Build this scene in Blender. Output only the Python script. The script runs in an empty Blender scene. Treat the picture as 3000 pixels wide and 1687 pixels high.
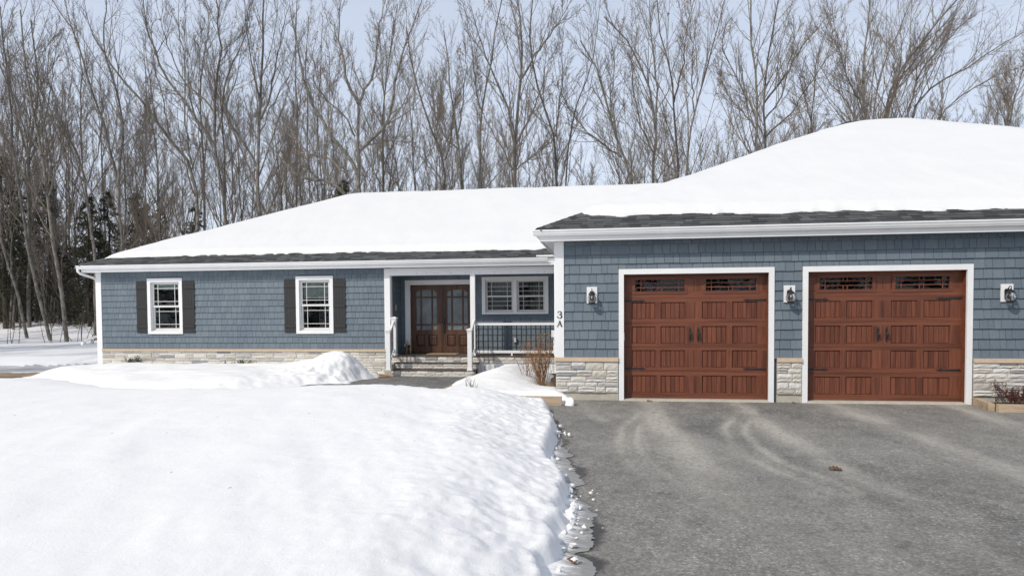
import bpy, math, random
import numpy as np
from mathutils import Matrix, Vector

rng = np.random.default_rng(11)
random.seed(11)
SC = bpy.context.scene
COL = SC.collection

# ------------------------------------------------------------------ camera
CAM_POS = Vector((1.0632, -13.6473, 1.7446))
YAW, PITCH, ROLL = -0.1419, -0.0326, -0.0063
_c, _s = math.cos(YAW), math.sin(YAW)
_R0 = Vector((_c, -_s, 0)); _FH = Vector((_s, _c, 0)); _UP = Vector((0, 0, 1))
_F = math.cos(PITCH) * _FH + math.sin(PITCH) * _UP
_U0 = -math.sin(PITCH) * _FH + math.cos(PITCH) * _UP
_R = math.cos(ROLL) * _R0 + math.sin(ROLL) * _U0
_U = -math.sin(ROLL) * _R0 + math.cos(ROLL) * _U0
cam_data = bpy.data.cameras.new('camera')
cam = bpy.data.objects.new('camera', cam_data)
COL.objects.link(cam)
cam.matrix_world = Matrix(((_R.x, _U.x, -_F.x, CAM_POS.x), (_R.y, _U.y, -_F.y, CAM_POS.y),
                           (_R.z, _U.z, -_F.z, CAM_POS.z), (0, 0, 0, 1)))
cam_data.sensor_fit = 'HORIZONTAL'
cam_data.sensor_width = 36
cam_data.lens = 24
cam_data.shift_y = 0.046
cam_data.clip_start = 0.05
cam_data.clip_end = 2000
SC.camera = cam

# ------------------------------------------------------------------ sky and sun
SUN_TRAVEL = Vector((0.85, 1.0, -1.2)).normalized()
SUN_EL = math.asin(-SUN_TRAVEL.z)
SUN_AZ = math.atan2(-SUN_TRAVEL.x, -SUN_TRAVEL.y)      # clockwise from +Y
world = bpy.data.worlds.new('World')
SC.world = world
world.use_nodes = True
wn = world.node_tree
wn.nodes.clear()
sky = wn.nodes.new('ShaderNodeTexSky')
sky.sky_type = 'NISHITA'
sky.sun_disc = False
sky.sun_elevation = SUN_EL
sky.sun_rotation = SUN_AZ
sky.altitude = 100
sky.air_density = 1.0
sky.dust_density = 1.6
sky.ozone_density = 1.2
# thin high cloud: pale veil over the blue, by direction
tc = wn.nodes.new('ShaderNodeTexCoord')
mp = wn.nodes.new('ShaderNodeMapping'); mp.inputs['Scale'].default_value = (1.0, 1.0, 3.0)
nz = wn.nodes.new('ShaderNodeTexNoise'); nz.inputs['Scale'].default_value = 2.2
nz.inputs['Detail'].default_value = 5; nz.inputs['Roughness'].default_value = 0.55
rp = wn.nodes.new('ShaderNodeValToRGB')
rp.color_ramp.elements[0].position = 0.30; rp.color_ramp.elements[0].color = (0.80, 0.80, 0.80, 1)
rp.color_ramp.elements[1].position = 0.68; rp.color_ramp.elements[1].color = (0.95, 0.95, 0.95, 1)
mx = wn.nodes.new('ShaderNodeMixRGB')
mx.inputs['Color2'].default_value = (7.8, 8.5, 9.9, 1)
bg = wn.nodes.new('ShaderNodeBackground'); bg.inputs['Strength'].default_value = 0.15
wo = wn.nodes.new('ShaderNodeOutputWorld')
wn.links.new(tc.outputs['Generated'], mp.inputs['Vector'])
wn.links.new(mp.outputs[0], nz.inputs['Vector'])
wn.links.new(nz.outputs[0], rp.inputs[0])
sepd = wn.nodes.new('ShaderNodeSeparateXYZ'); wn.links.new(tc.outputs['Generated'], sepd.inputs[0])
hz = wn.nodes.new('ShaderNodeMapRange'); wn.links.new(sepd.outputs[2], hz.inputs[0])
for _k, _v in ((1, 0.0), (2, 0.8), (3, 1.0), (4, 0.40)): hz.inputs[_k].default_value = _v      # haze thins towards the zenith
hm = wn.nodes.new('ShaderNodeMath'); hm.operation = 'MULTIPLY'
wn.links.new(rp.outputs[0], hm.inputs[0]); wn.links.new(hz.outputs[0], hm.inputs[1])
wn.links.new(hm.outputs[0], mx.inputs['Fac'])
wn.links.new(sky.outputs[0], mx.inputs['Color1'])
wn.links.new(mx.outputs[0], bg.inputs['Color'])
wn.links.new(bg.outputs[0], wo.inputs['Surface'])
sun_data = bpy.data.lights.new('sun', 'SUN')
sun_data.energy = 3.9
sun_data.angle = math.radians(0.6)
sun_data.color = (1.0, 0.93, 0.82)
sun = bpy.data.objects.new('sun', sun_data)
COL.objects.link(sun)
sun.rotation_euler = SUN_TRAVEL.to_track_quat('-Z', 'Y').to_euler()
sun.location = (-20, -25, 30)
vs = SC.view_settings
vs.view_transform = 'Standard'; vs.look = 'None'; vs.gamma = 1.0; vs.use_curve_mapping = False
vs.exposure = -0.45
SC.cycles.max_bounces = 8
SC.cycles.diffuse_bounces = 4
SC.cycles.transparent_max_bounces = 16

# ------------------------------------------------------------------ helpers
def px_ray(u, v):
    """direction of the ray through a pixel of the 3000 x 1687 photograph, forward component 1"""
    a, b = u - 1500.0, v - 981.5
    return _R * (a / 2000.0) - _U * (b / 2000.0) + _F

def link(o, parent=None):
    COL.objects.link(o)
    if parent is not None:
        o.parent = parent
    return o

def empty(name, parent=None, loc=(0, 0, 0)):
    o = bpy.data.objects.new(name, None)
    o.empty_display_size = 0.2
    o.location = loc
    return link(o, parent)

def tag(o, label=None, cat=None, group=None, kind=None):
    if label: o['label'] = label
    if cat: o['category'] = cat
    if group: o['group'] = group
    if kind: o['kind'] = kind
    return o

def np_mesh(name, V, F, smooth=False):
    """fast mesh from numpy: V (n,3); F (m,k) faces of one size"""
    V = np.asarray(V, np.float32).reshape(-1, 3)
    F = np.asarray(F, np.int32)
    m = bpy.data.meshes.new(name)
    m.vertices.add(len(V)); m.vertices.foreach_set('co', V.ravel())
    k = F.shape[1]
    m.loops.add(F.size); m.loops.foreach_set('vertex_index', F.ravel())
    m.polygons.add(len(F))
    m.polygons.foreach_set('loop_start', np.arange(0, F.size, k, dtype=np.int32))
    m.polygons.foreach_set('loop_total', np.full(len(F), k, np.int32))
    m.polygons.foreach_set('use_smooth', np.full(len(F), smooth, bool))
    m.update(calc_edges=True)
    return m

class MB:
    def __init__(self): self.v = []; self.f = []
    def add(self, vs, fs):
        n = len(self.v); self.v += [tuple(p) for p in vs]; self.f += [tuple(i + n for i in f) for f in fs]; return self
    def box(self, x0, x1, y0, y1, z0, z1):
        return self.add([(x0, y0, z0), (x1, y0, z0), (x1, y1, z0), (x0, y1, z0), (x0, y0, z1), (x1, y0, z1), (x1, y1, z1), (x0, y1, z1)],
                        [(0, 3, 2, 1), (4, 5, 6, 7), (0, 1, 5, 4), (1, 2, 6, 5), (2, 3, 7, 6), (3, 0, 4, 7)])
    def bar(self, a, b, w, h, up=(0, 0, 1)):
        a, b, up = Vector(a), Vector(b), Vector(up)
        t = (b - a).normalized(); s = t.cross(up).normalized(); u = s.cross(t)
        vs = [p + s * sx * w / 2 + u * sz * h / 2 for p in (a, b) for sx, sz in ((-1, -1), (1, -1), (1, 1), (-1, 1))]
        return self.add(vs, [(0, 1, 2, 3), (7, 6, 5, 4), (0, 4, 5, 1), (1, 5, 6, 2), (2, 6, 7, 3), (3, 7, 4, 0)])
    def prism(self, poly, axis, a, b, frame=None):
        """polygon of (p,q) pairs extruded along axis 'x','y','z' from a to b; x: (y,z)  y: (x,z)  z: (x,y)"""
        n = len(poly)
        def pt(p, q, t): return (t, p, q) if axis == 'x' else (p, t, q) if axis == 'y' else (p, q, t)
        vs = [pt(p, q, a) for p, q in poly] + [pt(p, q, b) for p, q in poly]
        fs = [(i, (i + 1) % n, (i + 1) % n + n, i + n) for i in range(n)] + [tuple(range(n))[::-1], tuple(range(n, 2 * n))]
        return self.add(vs, fs)
    def tube(self, pts, rad, n=8, cap=True):
        pts = [Vector(p) for p in pts]
        rad = rad if hasattr(rad, '__len__') else [rad] * len(pts)
        vs = []; ref = Vector((0.31, 0.17, 0.93))
        for i, p in enumerate(pts):
            t = (pts[min(i + 1, len(pts) - 1)] - pts[max(i - 1, 0)]).normalized()
            r = ref if abs(t.dot(ref)) < 0.95 else Vector((1, 0, 0))
            s = t.cross(r).normalized(); u = t.cross(s)
            vs += [p + (s * math.cos(2 * math.pi * k / n) + u * math.sin(2 * math.pi * k / n)) * rad[i] for k in range(n)]
        fs = [(i * n + k, i * n + (k + 1) % n, (i + 1) * n + (k + 1) % n, (i + 1) * n + k) for i in range(len(pts) - 1) for k in range(n)]
        if cap: fs += [tuple(range(n))[::-1], tuple(range((len(pts) - 1) * n, len(pts) * n))]
        return self.add(vs, fs)
    def lathe(self, prof, cx, cy, n=16, a0=0.0, a1=2 * math.pi):
        """profile of (r, z) turned round the vertical through (cx, cy)"""
        full = abs(a1 - a0 - 2 * math.pi) < 1e-6
        m = n if full else n + 1
        vs = [(cx + r * math.cos(a0 + (a1 - a0) * k / n), cy + r * math.sin(a0 + (a1 - a0) * k / n), z) for r, z in prof for k in range(m)]
        fs = [(i * m + k, i * m + (k + 1) % m, (i + 1) * m + (k + 1) % m, (i + 1) * m + k) for i in range(len(prof) - 1) for k in range(n)]
        return self.add(vs, fs)
    def mesh(self, name, smooth=False):
        m = bpy.data.meshes.new(name); m.from_pydata(self.v, [], self.f)
        if smooth: m.polygons.foreach_set('use_smooth', np.ones(len(m.polygons), bool))
        m.update(); return m
    def build(self, name, mat, parent=None, smooth=False):
        return obj(name, self.mesh(name, smooth), mat, parent)

def obj(name, mesh, mat, parent=None):
    if mat is not None and not mesh.materials: mesh.materials.append(mat)
    return link(bpy.data.objects.new(name, mesh), parent)

def fix_normals(o):
    import bmesh
    bm = bmesh.new(); bm.from_mesh(o.data); bmesh.ops.recalc_face_normals(bm, faces=bm.faces); bm.to_mesh(o.data); bm.free()
    return o

def _hash(ix, iy, seed):
    h = (ix.astype(np.int64) * 374761393 + iy.astype(np.int64) * 668265263 + seed * 974634541) & 0xFFFFFFFF
    h = ((h ^ (h >> 13)) * 1274126177) & 0xFFFFFFFF
    return ((h ^ (h >> 16)) & 0xFFFFFF) / float(0xFFFFFF)
def vnoise(x, y, seed=0):
    x = np.asarray(x, float); y = np.asarray(y, float)
    ix, iy = np.floor(x), np.floor(y); fx, fy = x - ix, y - iy
    fx = fx * fx * fx * (fx * (fx * 6 - 15) + 10); fy = fy * fy * fy * (fy * (fy * 6 - 15) + 10)
    a, b, c, d = _hash(ix, iy, seed), _hash(ix + 1, iy, seed), _hash(ix, iy + 1, seed), _hash(ix + 1, iy + 1, seed)
    return (a * (1 - fx) + b * fx) * (1 - fy) + (c * (1 - fx) + d * fx) * fy - 0.5
def fbm(x, y, seed=0, oct=4, gain=0.5):
    s = 0; a = 1.0
    for k in range(oct):
        s = s + a * vnoise(np.asarray(x) * 2 ** k + 17.3 * k, np.asarray(y) * 2 ** k - 9.1 * k, seed + k); a *= gain
    return s
def sstep(a, b, x):
    t = np.clip((np.asarray(x, float) - a) / (b - a), 0, 1); return t * t * (3 - 2 * t)

def grid_mesh(name, xs, ys, Z, smooth=True, keep=None):
    nx, ny = len(xs), len(ys)
    X, Y = np.meshgrid(xs, ys)
    V = np.stack([X, Y, Z], -1).reshape(-1, 3)
    i, j = np.meshgrid(np.arange(nx - 1), np.arange(ny - 1))
    a = (j * nx + i)
    F = np.stack([a, a + 1, a + nx + 1, a + nx], -1)
    if keep is not None:
        k = keep[:-1, :-1] | keep[1:, :-1] | keep[:-1, 1:] | keep[1:, 1:]
        F = F[k]
        used = np.unique(F); remap = np.full(len(V), -1); remap[used] = np.arange(len(used))
        V = V[used]; F = remap[F]
    return np_mesh(name, V, F.reshape(-1, 4), smooth)

def spaced(*segs):
    """spaced((a, b, step), (b, c, step) ...) -> one increasing array"""
    out = []
    for a, b, st in segs:
        n = max(1, int(round((b - a) / st))); out += list(np.linspace(a, b, n + 1)[:-1])
    return np.array(out + [segs[-1][1]])

# ------------------------------------------------------------------ materials
def new_mat(name):
    m = bpy.data.materials.new(name); m.use_nodes = True
    nt = m.node_tree
    return m, nt, nt.nodes['Principled BSDF']
def nd(nt, typ, ins=None, **props):
    n = nt.nodes.new(typ)
    for k, v in props.items(): setattr(n, k, v)
    for k, v in (ins or {}).items():
        if hasattr(v, 'links') and hasattr(v, 'is_output'): nt.links.new(v, n.inputs[k])
        else: n.inputs[k].default_value = v
    return n
def setin(nt, n, k, v):
    if hasattr(v, 'is_output'): nt.links.new(v, n.inputs[k])
    else: n.inputs[k].default_value = v
def rgb(c): return (c[0], c[1], c[2], 1.0)
def ramp(nt, fac, stops, interp='LINEAR'):
    n = nt.nodes.new('ShaderNodeValToRGB'); cr = n.color_ramp; cr.interpolation = interp
    while len(cr.elements) < len(stops): cr.elements.new(0.5)
    for e, (p, c) in zip(cr.elements, stops):
        e.position = p; e.color = rgb(c) if hasattr(c, '__len__') else (c, c, c, 1)
    nt.links.new(fac, n.inputs[0]); return n.outputs[0]
def pos(nt, scale=(1, 1, 1), obj_space=False):
    if obj_space: s = nd(nt, 'ShaderNodeTexCoord').outputs['Object']
    else: s = nd(nt, 'ShaderNodeNewGeometry').outputs['Position']
    return nd(nt, 'ShaderNodeMapping', {'Vector': s, 'Scale': scale}).outputs[0]
def noise(nt, scale, vec, detail=4, rough=0.55, dist=0.0):
    return nd(nt, 'ShaderNodeTexNoise', {'Vector': vec, 'Scale': scale, 'Detail': detail, 'Roughness': rough, 'Distortion': dist}).outputs[0]
def mixc(nt, fac, a, b, blend='MIX'):
    n = nd(nt, 'ShaderNodeMixRGB', blend_type=blend)
    setin(nt, n, 'Fac', fac); setin(nt, n, 'Color1', rgb(a) if isinstance(a, tuple) else a); setin(nt, n, 'Color2', rgb(b) if isinstance(b, tuple) else b)
    return n.outputs[0]
def math_n(nt, op, a, b=0.5):
    n = nd(nt, 'ShaderNodeMath', operation=op); setin(nt, n, 0, a); setin(nt, n, 1, b); return n.outputs[0]
def bump(nt, bsdf, h, strength=0.3, dist=0.01, prev=None):
    n = nd(nt, 'ShaderNodeBump', {'Height': h, 'Strength': strength, 'Distance': dist})
    if prev is not None: nt.links.new(prev, n.inputs['Normal'])
    nt.links.new(n.outputs[0], bsdf.inputs['Normal']); return n.outputs[0]
def piece_random(nt):
    a = nd(nt, 'ShaderNodeObjectInfo').outputs['Random']
    b = nd(nt, 'ShaderNodeNewGeometry').outputs['Random Per Island']
    return math_n(nt, 'FRACT', math_n(nt, 'ADD', a, math_n(nt, 'MULTIPLY', b, 7.31)), 0)

def simple(name, col, rough=0.6, var=0.12, scale=8.0, bmp=0.0, metallic=0.0, spec=None, stretch=(1, 1, 1)):
    m, nt, b = new_mat(name)
    n = noise(nt, scale, pos(nt, stretch), 5)
    f = ramp(nt, n, [(0.25, 1 - var), (0.75, 1 + var)])
    nt.links.new(mixc(nt, 1.0, tuple(col), f, 'MULTIPLY'), b.inputs['Base Color'])
    b.inputs['Roughness'].default_value = rough; b.inputs['Metallic'].default_value = metallic
    if spec is not None: b.inputs['Specular IOR Level'].default_value = spec
    if bmp: bump(nt, b, n, bmp, 0.01)
    return m

def make_siding():
    m, nt, b = new_mat('blue_shake')
    r = piece_random(nt)
    c = ramp(nt, r, [(0.0, (0.124, 0.158, 0.188)), (0.5, (0.138, 0.173, 0.204)), (1.0, (0.153, 0.188, 0.218))])
    g = noise(nt, 1.0, pos(nt, (95, 95, 2.2)), 4, 0.6)
    c = mixc(nt, 1.0, c, ramp(nt, g, [(0.28, 0.84), (0.72, 1.13)]), 'MULTIPLY')
    big = noise(nt, 0.9, pos(nt), 3)
    c = mixc(nt, 1.0, c, ramp(nt, big, [(0.3, (0.92, 0.93, 0.97)), (0.7, (1.06, 1.05, 1.02))]), 'MULTIPLY')
    nt.links.new(c, b.inputs['Base Color'])
    b.inputs['Roughness'].default_value = 0.62; b.inputs['Specular IOR Level'].default_value = 0.3
    bump(nt, b, g, 0.35, 0.004)
    return m

def make_stone():
    m, nt, b = new_mat('stone_veneer')
    r = piece_random(nt)
    c = ramp(nt, r, [(0.0, (0.60, 0.57, 0.52)), (0.25, (0.66, 0.64, 0.60)), (0.5, (0.55, 0.52, 0.46)), (0.68, (0.62, 0.60, 0.57)),
                     (0.84, (0.46, 0.45, 0.44)), (0.90, (0.29, 0.30, 0.31)), (0.945, (0.46, 0.43, 0.39)), (1.0, (0.54, 0.51, 0.46))], 'CONSTANT')
    n1 = noise(nt, 20, pos(nt, (1, 1, 1.4)), 6, 0.65)
    c = mixc(nt, 1.0, c, ramp(nt, n1, [(0.3, (0.86, 0.855, 0.85)), (0.65, (1.07, 1.07, 1.06))]), 'MULTIPLY')
    n2 = noise(nt, 3.0, pos(nt), 3)
    c = mixc(nt, ramp(nt, n2, [(0.55, 0.0), (0.8, 0.25)]), c, (0.55, 0.40, 0.25))
    nt.links.new(c, b.inputs['Base Color'])
    b.inputs['Roughness'].default_value = 0.85
    bump(nt, b, n1, 0.3, 0.012)
    return m

def make_white():
    m, nt, b = new_mat('white_trim')
    n = noise(nt, 2.5, pos(nt, (1, 1, 0.6)), 5)
    nt.links.new(ramp(nt, n, [(0.2, (0.74, 0.745, 0.75)), (0.7, (0.82, 0.82, 0.82))]), b.inputs['Base Color'])
    b.inputs['Roughness'].default_value = 0.42
    return m

def make_wood(name, light, dark, stretch, sc=1.0, rough=0.5, streak=0.5):
    m, nt, b = new_mat(name)
    r = piece_random(nt)
    off = nd(nt, 'ShaderNodeCombineXYZ'); nt.links.new(math_n(nt, 'MULTIPLY', r, 9.0), off.inputs[0])
    v = nd(nt, 'ShaderNodeVectorMath', {0: nd(nt, 'ShaderNodeNewGeometry').outputs['Position'], 1: off.outputs[0]}, operation='ADD').outputs[0]
    v = nd(nt, 'ShaderNodeMapping', {'Vector': v, 'Scale': stretch}).outputs[0]
    g = noise(nt, sc, v, 6, 0.6, 0.35)
    g2 = noise(nt, sc * 0.22, v, 3, 0.5)
    c = ramp(nt, g, [(0.25, tuple(dark)), (0.62, tuple(light))])
    c = mixc(nt, 1.0, c, ramp(nt, g2, [(0.33, 1 - streak), (0.52, 1.05)]), 'MULTIPLY')
    c = mixc(nt, 1.0, c, ramp(nt, r, [(0, 0.93), (1, 1.06)]), 'MULTIPLY')
    nt.links.new(c, b.inputs['Base Color'])
    b.inputs['Roughness'].default_value = rough; b.inputs['Specular IOR Level'].default_value = 0.35
    bump(nt, b, g, 0.12, 0.003)
    return m

def make_glass(name, tint=(0.9, 0.95, 0.95), refl=1.0):
    m, nt, b = new_mat(name)
    nt.nodes.remove(b)
    out = nt.nodes['Material Output']
    tr = nd(nt, 'ShaderNodeBsdfTransparent', {'Color': rgb(tint)})
    gl = nd(nt, 'ShaderNodeBsdfGlossy', {'Color': (1, 1, 1, 1), 'Roughness': 0.01})
    fr = nd(nt, 'ShaderNodeFresnel', {'IOR': 1.5})
    wv = noise(nt, 1.3, pos(nt), 2)
    bp = nd(nt, 'ShaderNodeBump', {'Height': wv, 'Strength': 0.08, 'Distance': 0.02})
    nt.links.new(bp.outputs[0], gl.inputs['Normal'])
    mx = nd(nt, 'ShaderNodeMixShader')
    nt.links.new(math_n(nt, 'MULTIPLY', fr.outputs[0], 0.5 * refl), mx.inputs[0])
    nt.links.new(tr.outputs[0], mx.inputs[1]); nt.links.new(gl.outputs[0], mx.inputs[2])
    nt.links.new(mx.outputs[0], out.inputs['Surface'])
    return m

def make_textured_glass():
    m, nt, b = new_mat('textured_glass')
    n = noise(nt, 26, pos(nt), 4, 0.6)
    n2 = noise(nt, 2.2, pos(nt), 2)
    nt.links.new(ramp(nt, n2, [(0.3, (0.10, 0.118, 0.125)), (0.7, (0.17, 0.195, 0.20))]), b.inputs['Base Color'])
    b.inputs['Roughness'].default_value = 0.12; b.inputs['IOR'].default_value = 1.6
    bump(nt, b, n, 0.9, 0.02)
    return m

def make_snow(name, col=(0.87, 0.862, 0.845), fine=1.0):
    m, nt, b = new_mat(name)
    p = pos(nt)
    n0 = noise(nt, 1.1, p, 4)
    nt.links.new(ramp(nt, n0, [(0.3, (col[0] * 0.965, col[1] * 0.97, col[2] * 0.985)), (0.7, tuple(col))]), b.inputs['Base Color'])
    b.inputs['Roughness'].default_value = 0.7; b.inputs['Specular IOR Level'].default_value = 0.25
    n1 = noise(nt, 7, pos(nt, (1.0, 0.7, 1.0)), 9, 0.72); n2 = noise(nt, 60, p, 5, 0.75)
    a = bump(nt, b, n1, 0.30 * fine, 0.05)
    bump(nt, b, n2, 0.40 * fine, 0.010, a)
    return m

def make_shingle():
    m, nt, b = new_mat('asphalt_shingle')
    r = piece_random(nt)
    c = ramp(nt, r, [(0.0, (0.026, 0.028, 0.030)), (0.35, (0.055, 0.058, 0.060)), (0.7, (0.100, 0.104, 0.102)), (1.0, (0.036, 0.037, 0.039))])
    n = noise(nt, 160, pos(nt), 3, 0.7)
    c = mixc(nt, 1.0, c, ramp(nt, n, [(0.3, 0.6), (0.7, 1.4)]), 'MULTIPLY')
    nt.links.new(c, b.inputs['Base Color']); b.inputs['Roughness'].default_value = 0.9
    bump(nt, b, n, 0.4, 0.004)
    return m

def make_bark(name, a, bcol, rough=0.9):
    m, nt, b = new_mat(name)
    n = noise(nt, 6.0, pos(nt, (1, 1, 0.45)), 6, 0.7)
    r = nd(nt, 'ShaderNodeObjectInfo').outputs['Random']
    c = ramp(nt, n, [(0.36, tuple(a)), (0.62, tuple(bcol))])
    c = mixc(nt, 1.0, c, ramp(nt, r, [(0, (0.82, 0.80, 0.80)), (1, (1.15, 1.13, 1.1))]), 'MULTIPLY')
    nt.links.new(c, b.inputs['Base Color']); b.inputs['Roughness'].default_value = rough
    b.inputs['Specular IOR Level'].default_value = 0.2
    return m

def make_asphalt():
    m, nt, b = new_mat('asphalt')
    p = pos(nt)
    n1 = noise(nt, 0.55, p, 5, 0.6); n2 = noise(nt, 26, p, 6, 0.88); n3 = noise(nt, 3.2, pos(nt, (1, 0.6, 1)), 9, 0.78)
    vor = nd(nt, 'ShaderNodeTexVoronoi', {'Vector': p, 'Scale': 62.0}).outputs['Color']
    c = ramp(nt, n1, [(0.3, (0.142, 0.138, 0.129)), (0.7, (0.212, 0.206, 0.193))])
    c = mixc(nt, 1.0, c, ramp(nt, n3, [(0.30, 0.55), (0.70, 1.42)]), 'MULTIPLY')
    c = mixc(nt, 1.0, c, ramp(nt, n2, [(0.34, 0.42), (0.66, 1.62)]), 'MULTIPLY')
    vb = nd(nt, 'ShaderNodeSeparateColor', {0: vor}).outputs[0]
    c = mixc(nt, 1.0, c, ramp(nt, vb, [(0.0, 0.55), (0.75, 1.05), (0.93, 1.15), (1.0, 1.9)]), 'MULTIPLY')
    att = nd(nt, 'ShaderNodeVertexColor', layer_name='wear').outputs[0]
    sep = nd(nt, 'ShaderNodeSeparateColor', {0: att})
    sand = math_n(nt, 'MULTIPLY', sep.outputs[0], ramp(nt, noise(nt, 20, pos(nt, (1, .5, 1)), 7, 0.75), [(0.36, 0.42), (0.58, 1.0)]))
    c = mixc(nt, sand, c, (0.43, 0.405, 0.355))
    c = mixc(nt, math_n(nt, 'MULTIPLY', sep.outputs[1], 0.85), c, (0.018, 0.018, 0.018))
    c = mixc(nt, math_n(nt, 'MULTIPLY', sep.outputs[2], 0.8), c, (0.045, 0.028, 0.018))
    nt.links.new(c, b.inputs['Base Color'])
    ro = nd(nt, 'ShaderNodeMapRange', {0: sep.outputs[1], 3: 0.88, 4: 0.28}).outputs[0]
    nt.links.new(ro, b.inputs['Roughness'])
    b.inputs['Specular IOR Level'].default_value = 0.35
    bump(nt, b, n2, 0.5, 0.006)
    return m

def make_ice():
    m, nt, b = new_mat('slush_ice')
    p = pos(nt, (1, 2.6, 1))
    n = noise(nt, 5.5, p, 6, 0.68); n2 = noise(nt, 28, pos(nt, (0.35, 1.6, 1)), 4, 0.6)
    att = nd(nt, 'ShaderNodeVertexColor', layer_name='melt').outputs[0]
    f = math_n(nt, 'ADD', nd(nt, 'ShaderNodeSeparateColor', {0: att}).outputs[0], math_n(nt, 'MULTIPLY', math_n(nt, 'SUBTRACT', n, 0.5), 1.5))
    c = ramp(nt, f, [(0.10, (0.29, 0.285, 0.275)), (0.30, (0.46, 0.455, 0.445)), (0.46, (0.66, 0.66, 0.655)), (0.62, (0.85, 0.85, 0.84))])
    c = mixc(nt, 1.0, c, ramp(nt, n2, [(0.3, 0.88), (0.7, 1.08)]), 'MULTIPLY')
    nt.links.new(c, b.inputs['Base Color']); b.inputs['Roughness'].default_value = 0.5
    bump(nt, b, n2, 0.14, 0.008)
    return m

MAT = dict(
    mortar=simple('joint_mortar', (0.24, 0.23, 0.215), 0.95, 0.1),
    lane=simple('packed_grey_snow', (0.42, 0.42, 0.43), 0.85, 0.18, 1.6, 0.3),
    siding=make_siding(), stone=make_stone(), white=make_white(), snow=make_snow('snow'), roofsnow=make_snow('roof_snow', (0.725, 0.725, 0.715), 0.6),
    snow_far=make_snow('yard_snow', (0.79, 0.79, 0.79)), shingle=make_shingle(), asphalt=make_asphalt(), ice=make_ice(),
    garage_v=make_wood('garage_wood_vertical', (0.186, 0.063, 0.034), (0.086, 0.028, 0.017), (38, 38, 1.6), 1.0, 0.48, 0.36),
    garage_h=make_wood('garage_wood_horizontal', (0.188, 0.065, 0.035), (0.112, 0.037, 0.021), (1.6, 38, 38), 1.0, 0.48, 0.3),
    door=make_wood('stained_door_wood', (0.108, 0.052, 0.031), (0.044, 0.020, 0.012), (30, 30, 1.8), 1.0, 0.4, 0.4),
    timber=make_wood('landscape_timber', (0.50, 0.39, 0.275), (0.31, 0.235, 0.16), (2.0, 26, 26), 1.0, 0.85, 0.25),
    deck=make_wood('porch_decking', (0.115, 0.088, 0.072), (0.065, 0.05, 0.042), (2, 30, 30), 1.0, 0.7, 0.25),
    shutter=simple('charcoal_shutter', (0.019, 0.0185, 0.0185), 0.55, 0.15, 3.0),
    ledge=simple('sandstone_ledge', (0.50, 0.39, 0.28), 0.85, 0.14, 22, 0.4),
    concrete=simple('concrete', (0.44, 0.415, 0.345), 0.9, 0.12, 9, 0.15),
    iron=simple('black_iron', (0.014, 0.014, 0.015), 0.5, 0.2, 20), baluster=simple('black_baluster', (0.010, 0.010, 0.011), 0.35, 0.1, 5),
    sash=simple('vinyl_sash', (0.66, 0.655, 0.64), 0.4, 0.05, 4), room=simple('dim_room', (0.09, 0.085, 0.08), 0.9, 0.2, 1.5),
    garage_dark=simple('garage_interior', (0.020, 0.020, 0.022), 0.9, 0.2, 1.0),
    blind=simple('window_blind', (0.50, 0.51, 0.48), 0.7, 0.08, 3), curtain=simple('curtain_cloth', (0.13, 0.12, 0.10), 0.9, 0.4, 9, 0, stretch=(6, 6, 0.4)),
    glass=make_glass('window_glass'), lamp_glass=make_glass('lamp_glass', (0.93, 0.95, 0.94), 1.3), tglass=make_textured_glass(),
    wall=simple('sheathing', (0.09, 0.12, 0.15), 0.9, 0.1), roof=simple('roof_underlay', (0.035, 0.035, 0.036), 0.95, 0.1),
    soffit=simple('vinyl_soffit', (0.70, 0.70, 0.69), 0.5, 0.05, 3), brass=simple('aged_copper', (0.22, 0.12, 0.07), 0.4, 0.2, 20, 0, 0.6),
    bark=make_bark('grey_bark', (0.072, 0.067, 0.058), (0.245, 0.230, 0.203)), twig=make_bark('twig_bark', (0.142, 0.120, 0.096), (0.240, 0.208, 0.170)),
    darkbark=make_bark('dark_bark', (0.045, 0.038, 0.030), (0.12, 0.10, 0.08)), needle=make_bark('conifer_needles', (0.040, 0.044, 0.028), (0.100, 0.102, 0.068)),
    brush=make_bark('brush_stems', (0.070, 0.060, 0.050), (0.135, 0.115, 0.095)),
    shrubtwig=make_bark('dry_shrub_stems', (0.22, 0.115, 0.055), (0.37, 0.205, 0.10)), dryleaf=simple('dry_leaf', (0.36, 0.19, 0.09), 0.8, 0.4, 9),
    redleaf=simple('dark_red_leaf', (0.085, 0.028, 0.022), 0.7, 0.45, 14), evergreen=simple('evergreen_leaf', (0.055, 0.075, 0.030), 0.6, 0.4, 20),
    straw=simple('dead_grass', (0.24, 0.155, 0.085), 0.95, 0.4, 14), dirt=simple('bare_dirt', (0.26, 0.19, 0.12), 0.95, 0.35, 3, 0.5),
    mulch=simple('mulch', (0.055, 0.035, 0.024), 0.95, 0.5, 18, 0.6), mat_tan=simple('coir_mat', (0.36, 0.26, 0.15), 0.95, 0.2, 40, 0.3),
    plaque=simple('pale_plaque', (0.46, 0.39, 0.32), 0.7, 0.15, 8), plastic=simple('grey_plastic', (0.42, 0.43, 0.43), 0.4, 0.05),
    bulb=simple('frosted_bulb', (0.8, 0.78, 0.7), 0.3, 0.05), oak=simple('brown_oak_leaf', (0.13, 0.06, 0.028), 0.75, 0.35, 25),
)

# ------------------------------------------------------------------ the setting: ground, driveway, snow
S, B = 6.637, 7.74                 # front plane of the left wing, back wall of the porch

def asphalt_z(x, y):
    y = np.asarray(y, float)
    return np.where(y < 0, 0.012 * y, np.maximum(-0.021 * y, -0.13)) + 0 * np.asarray(x, float)

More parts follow.
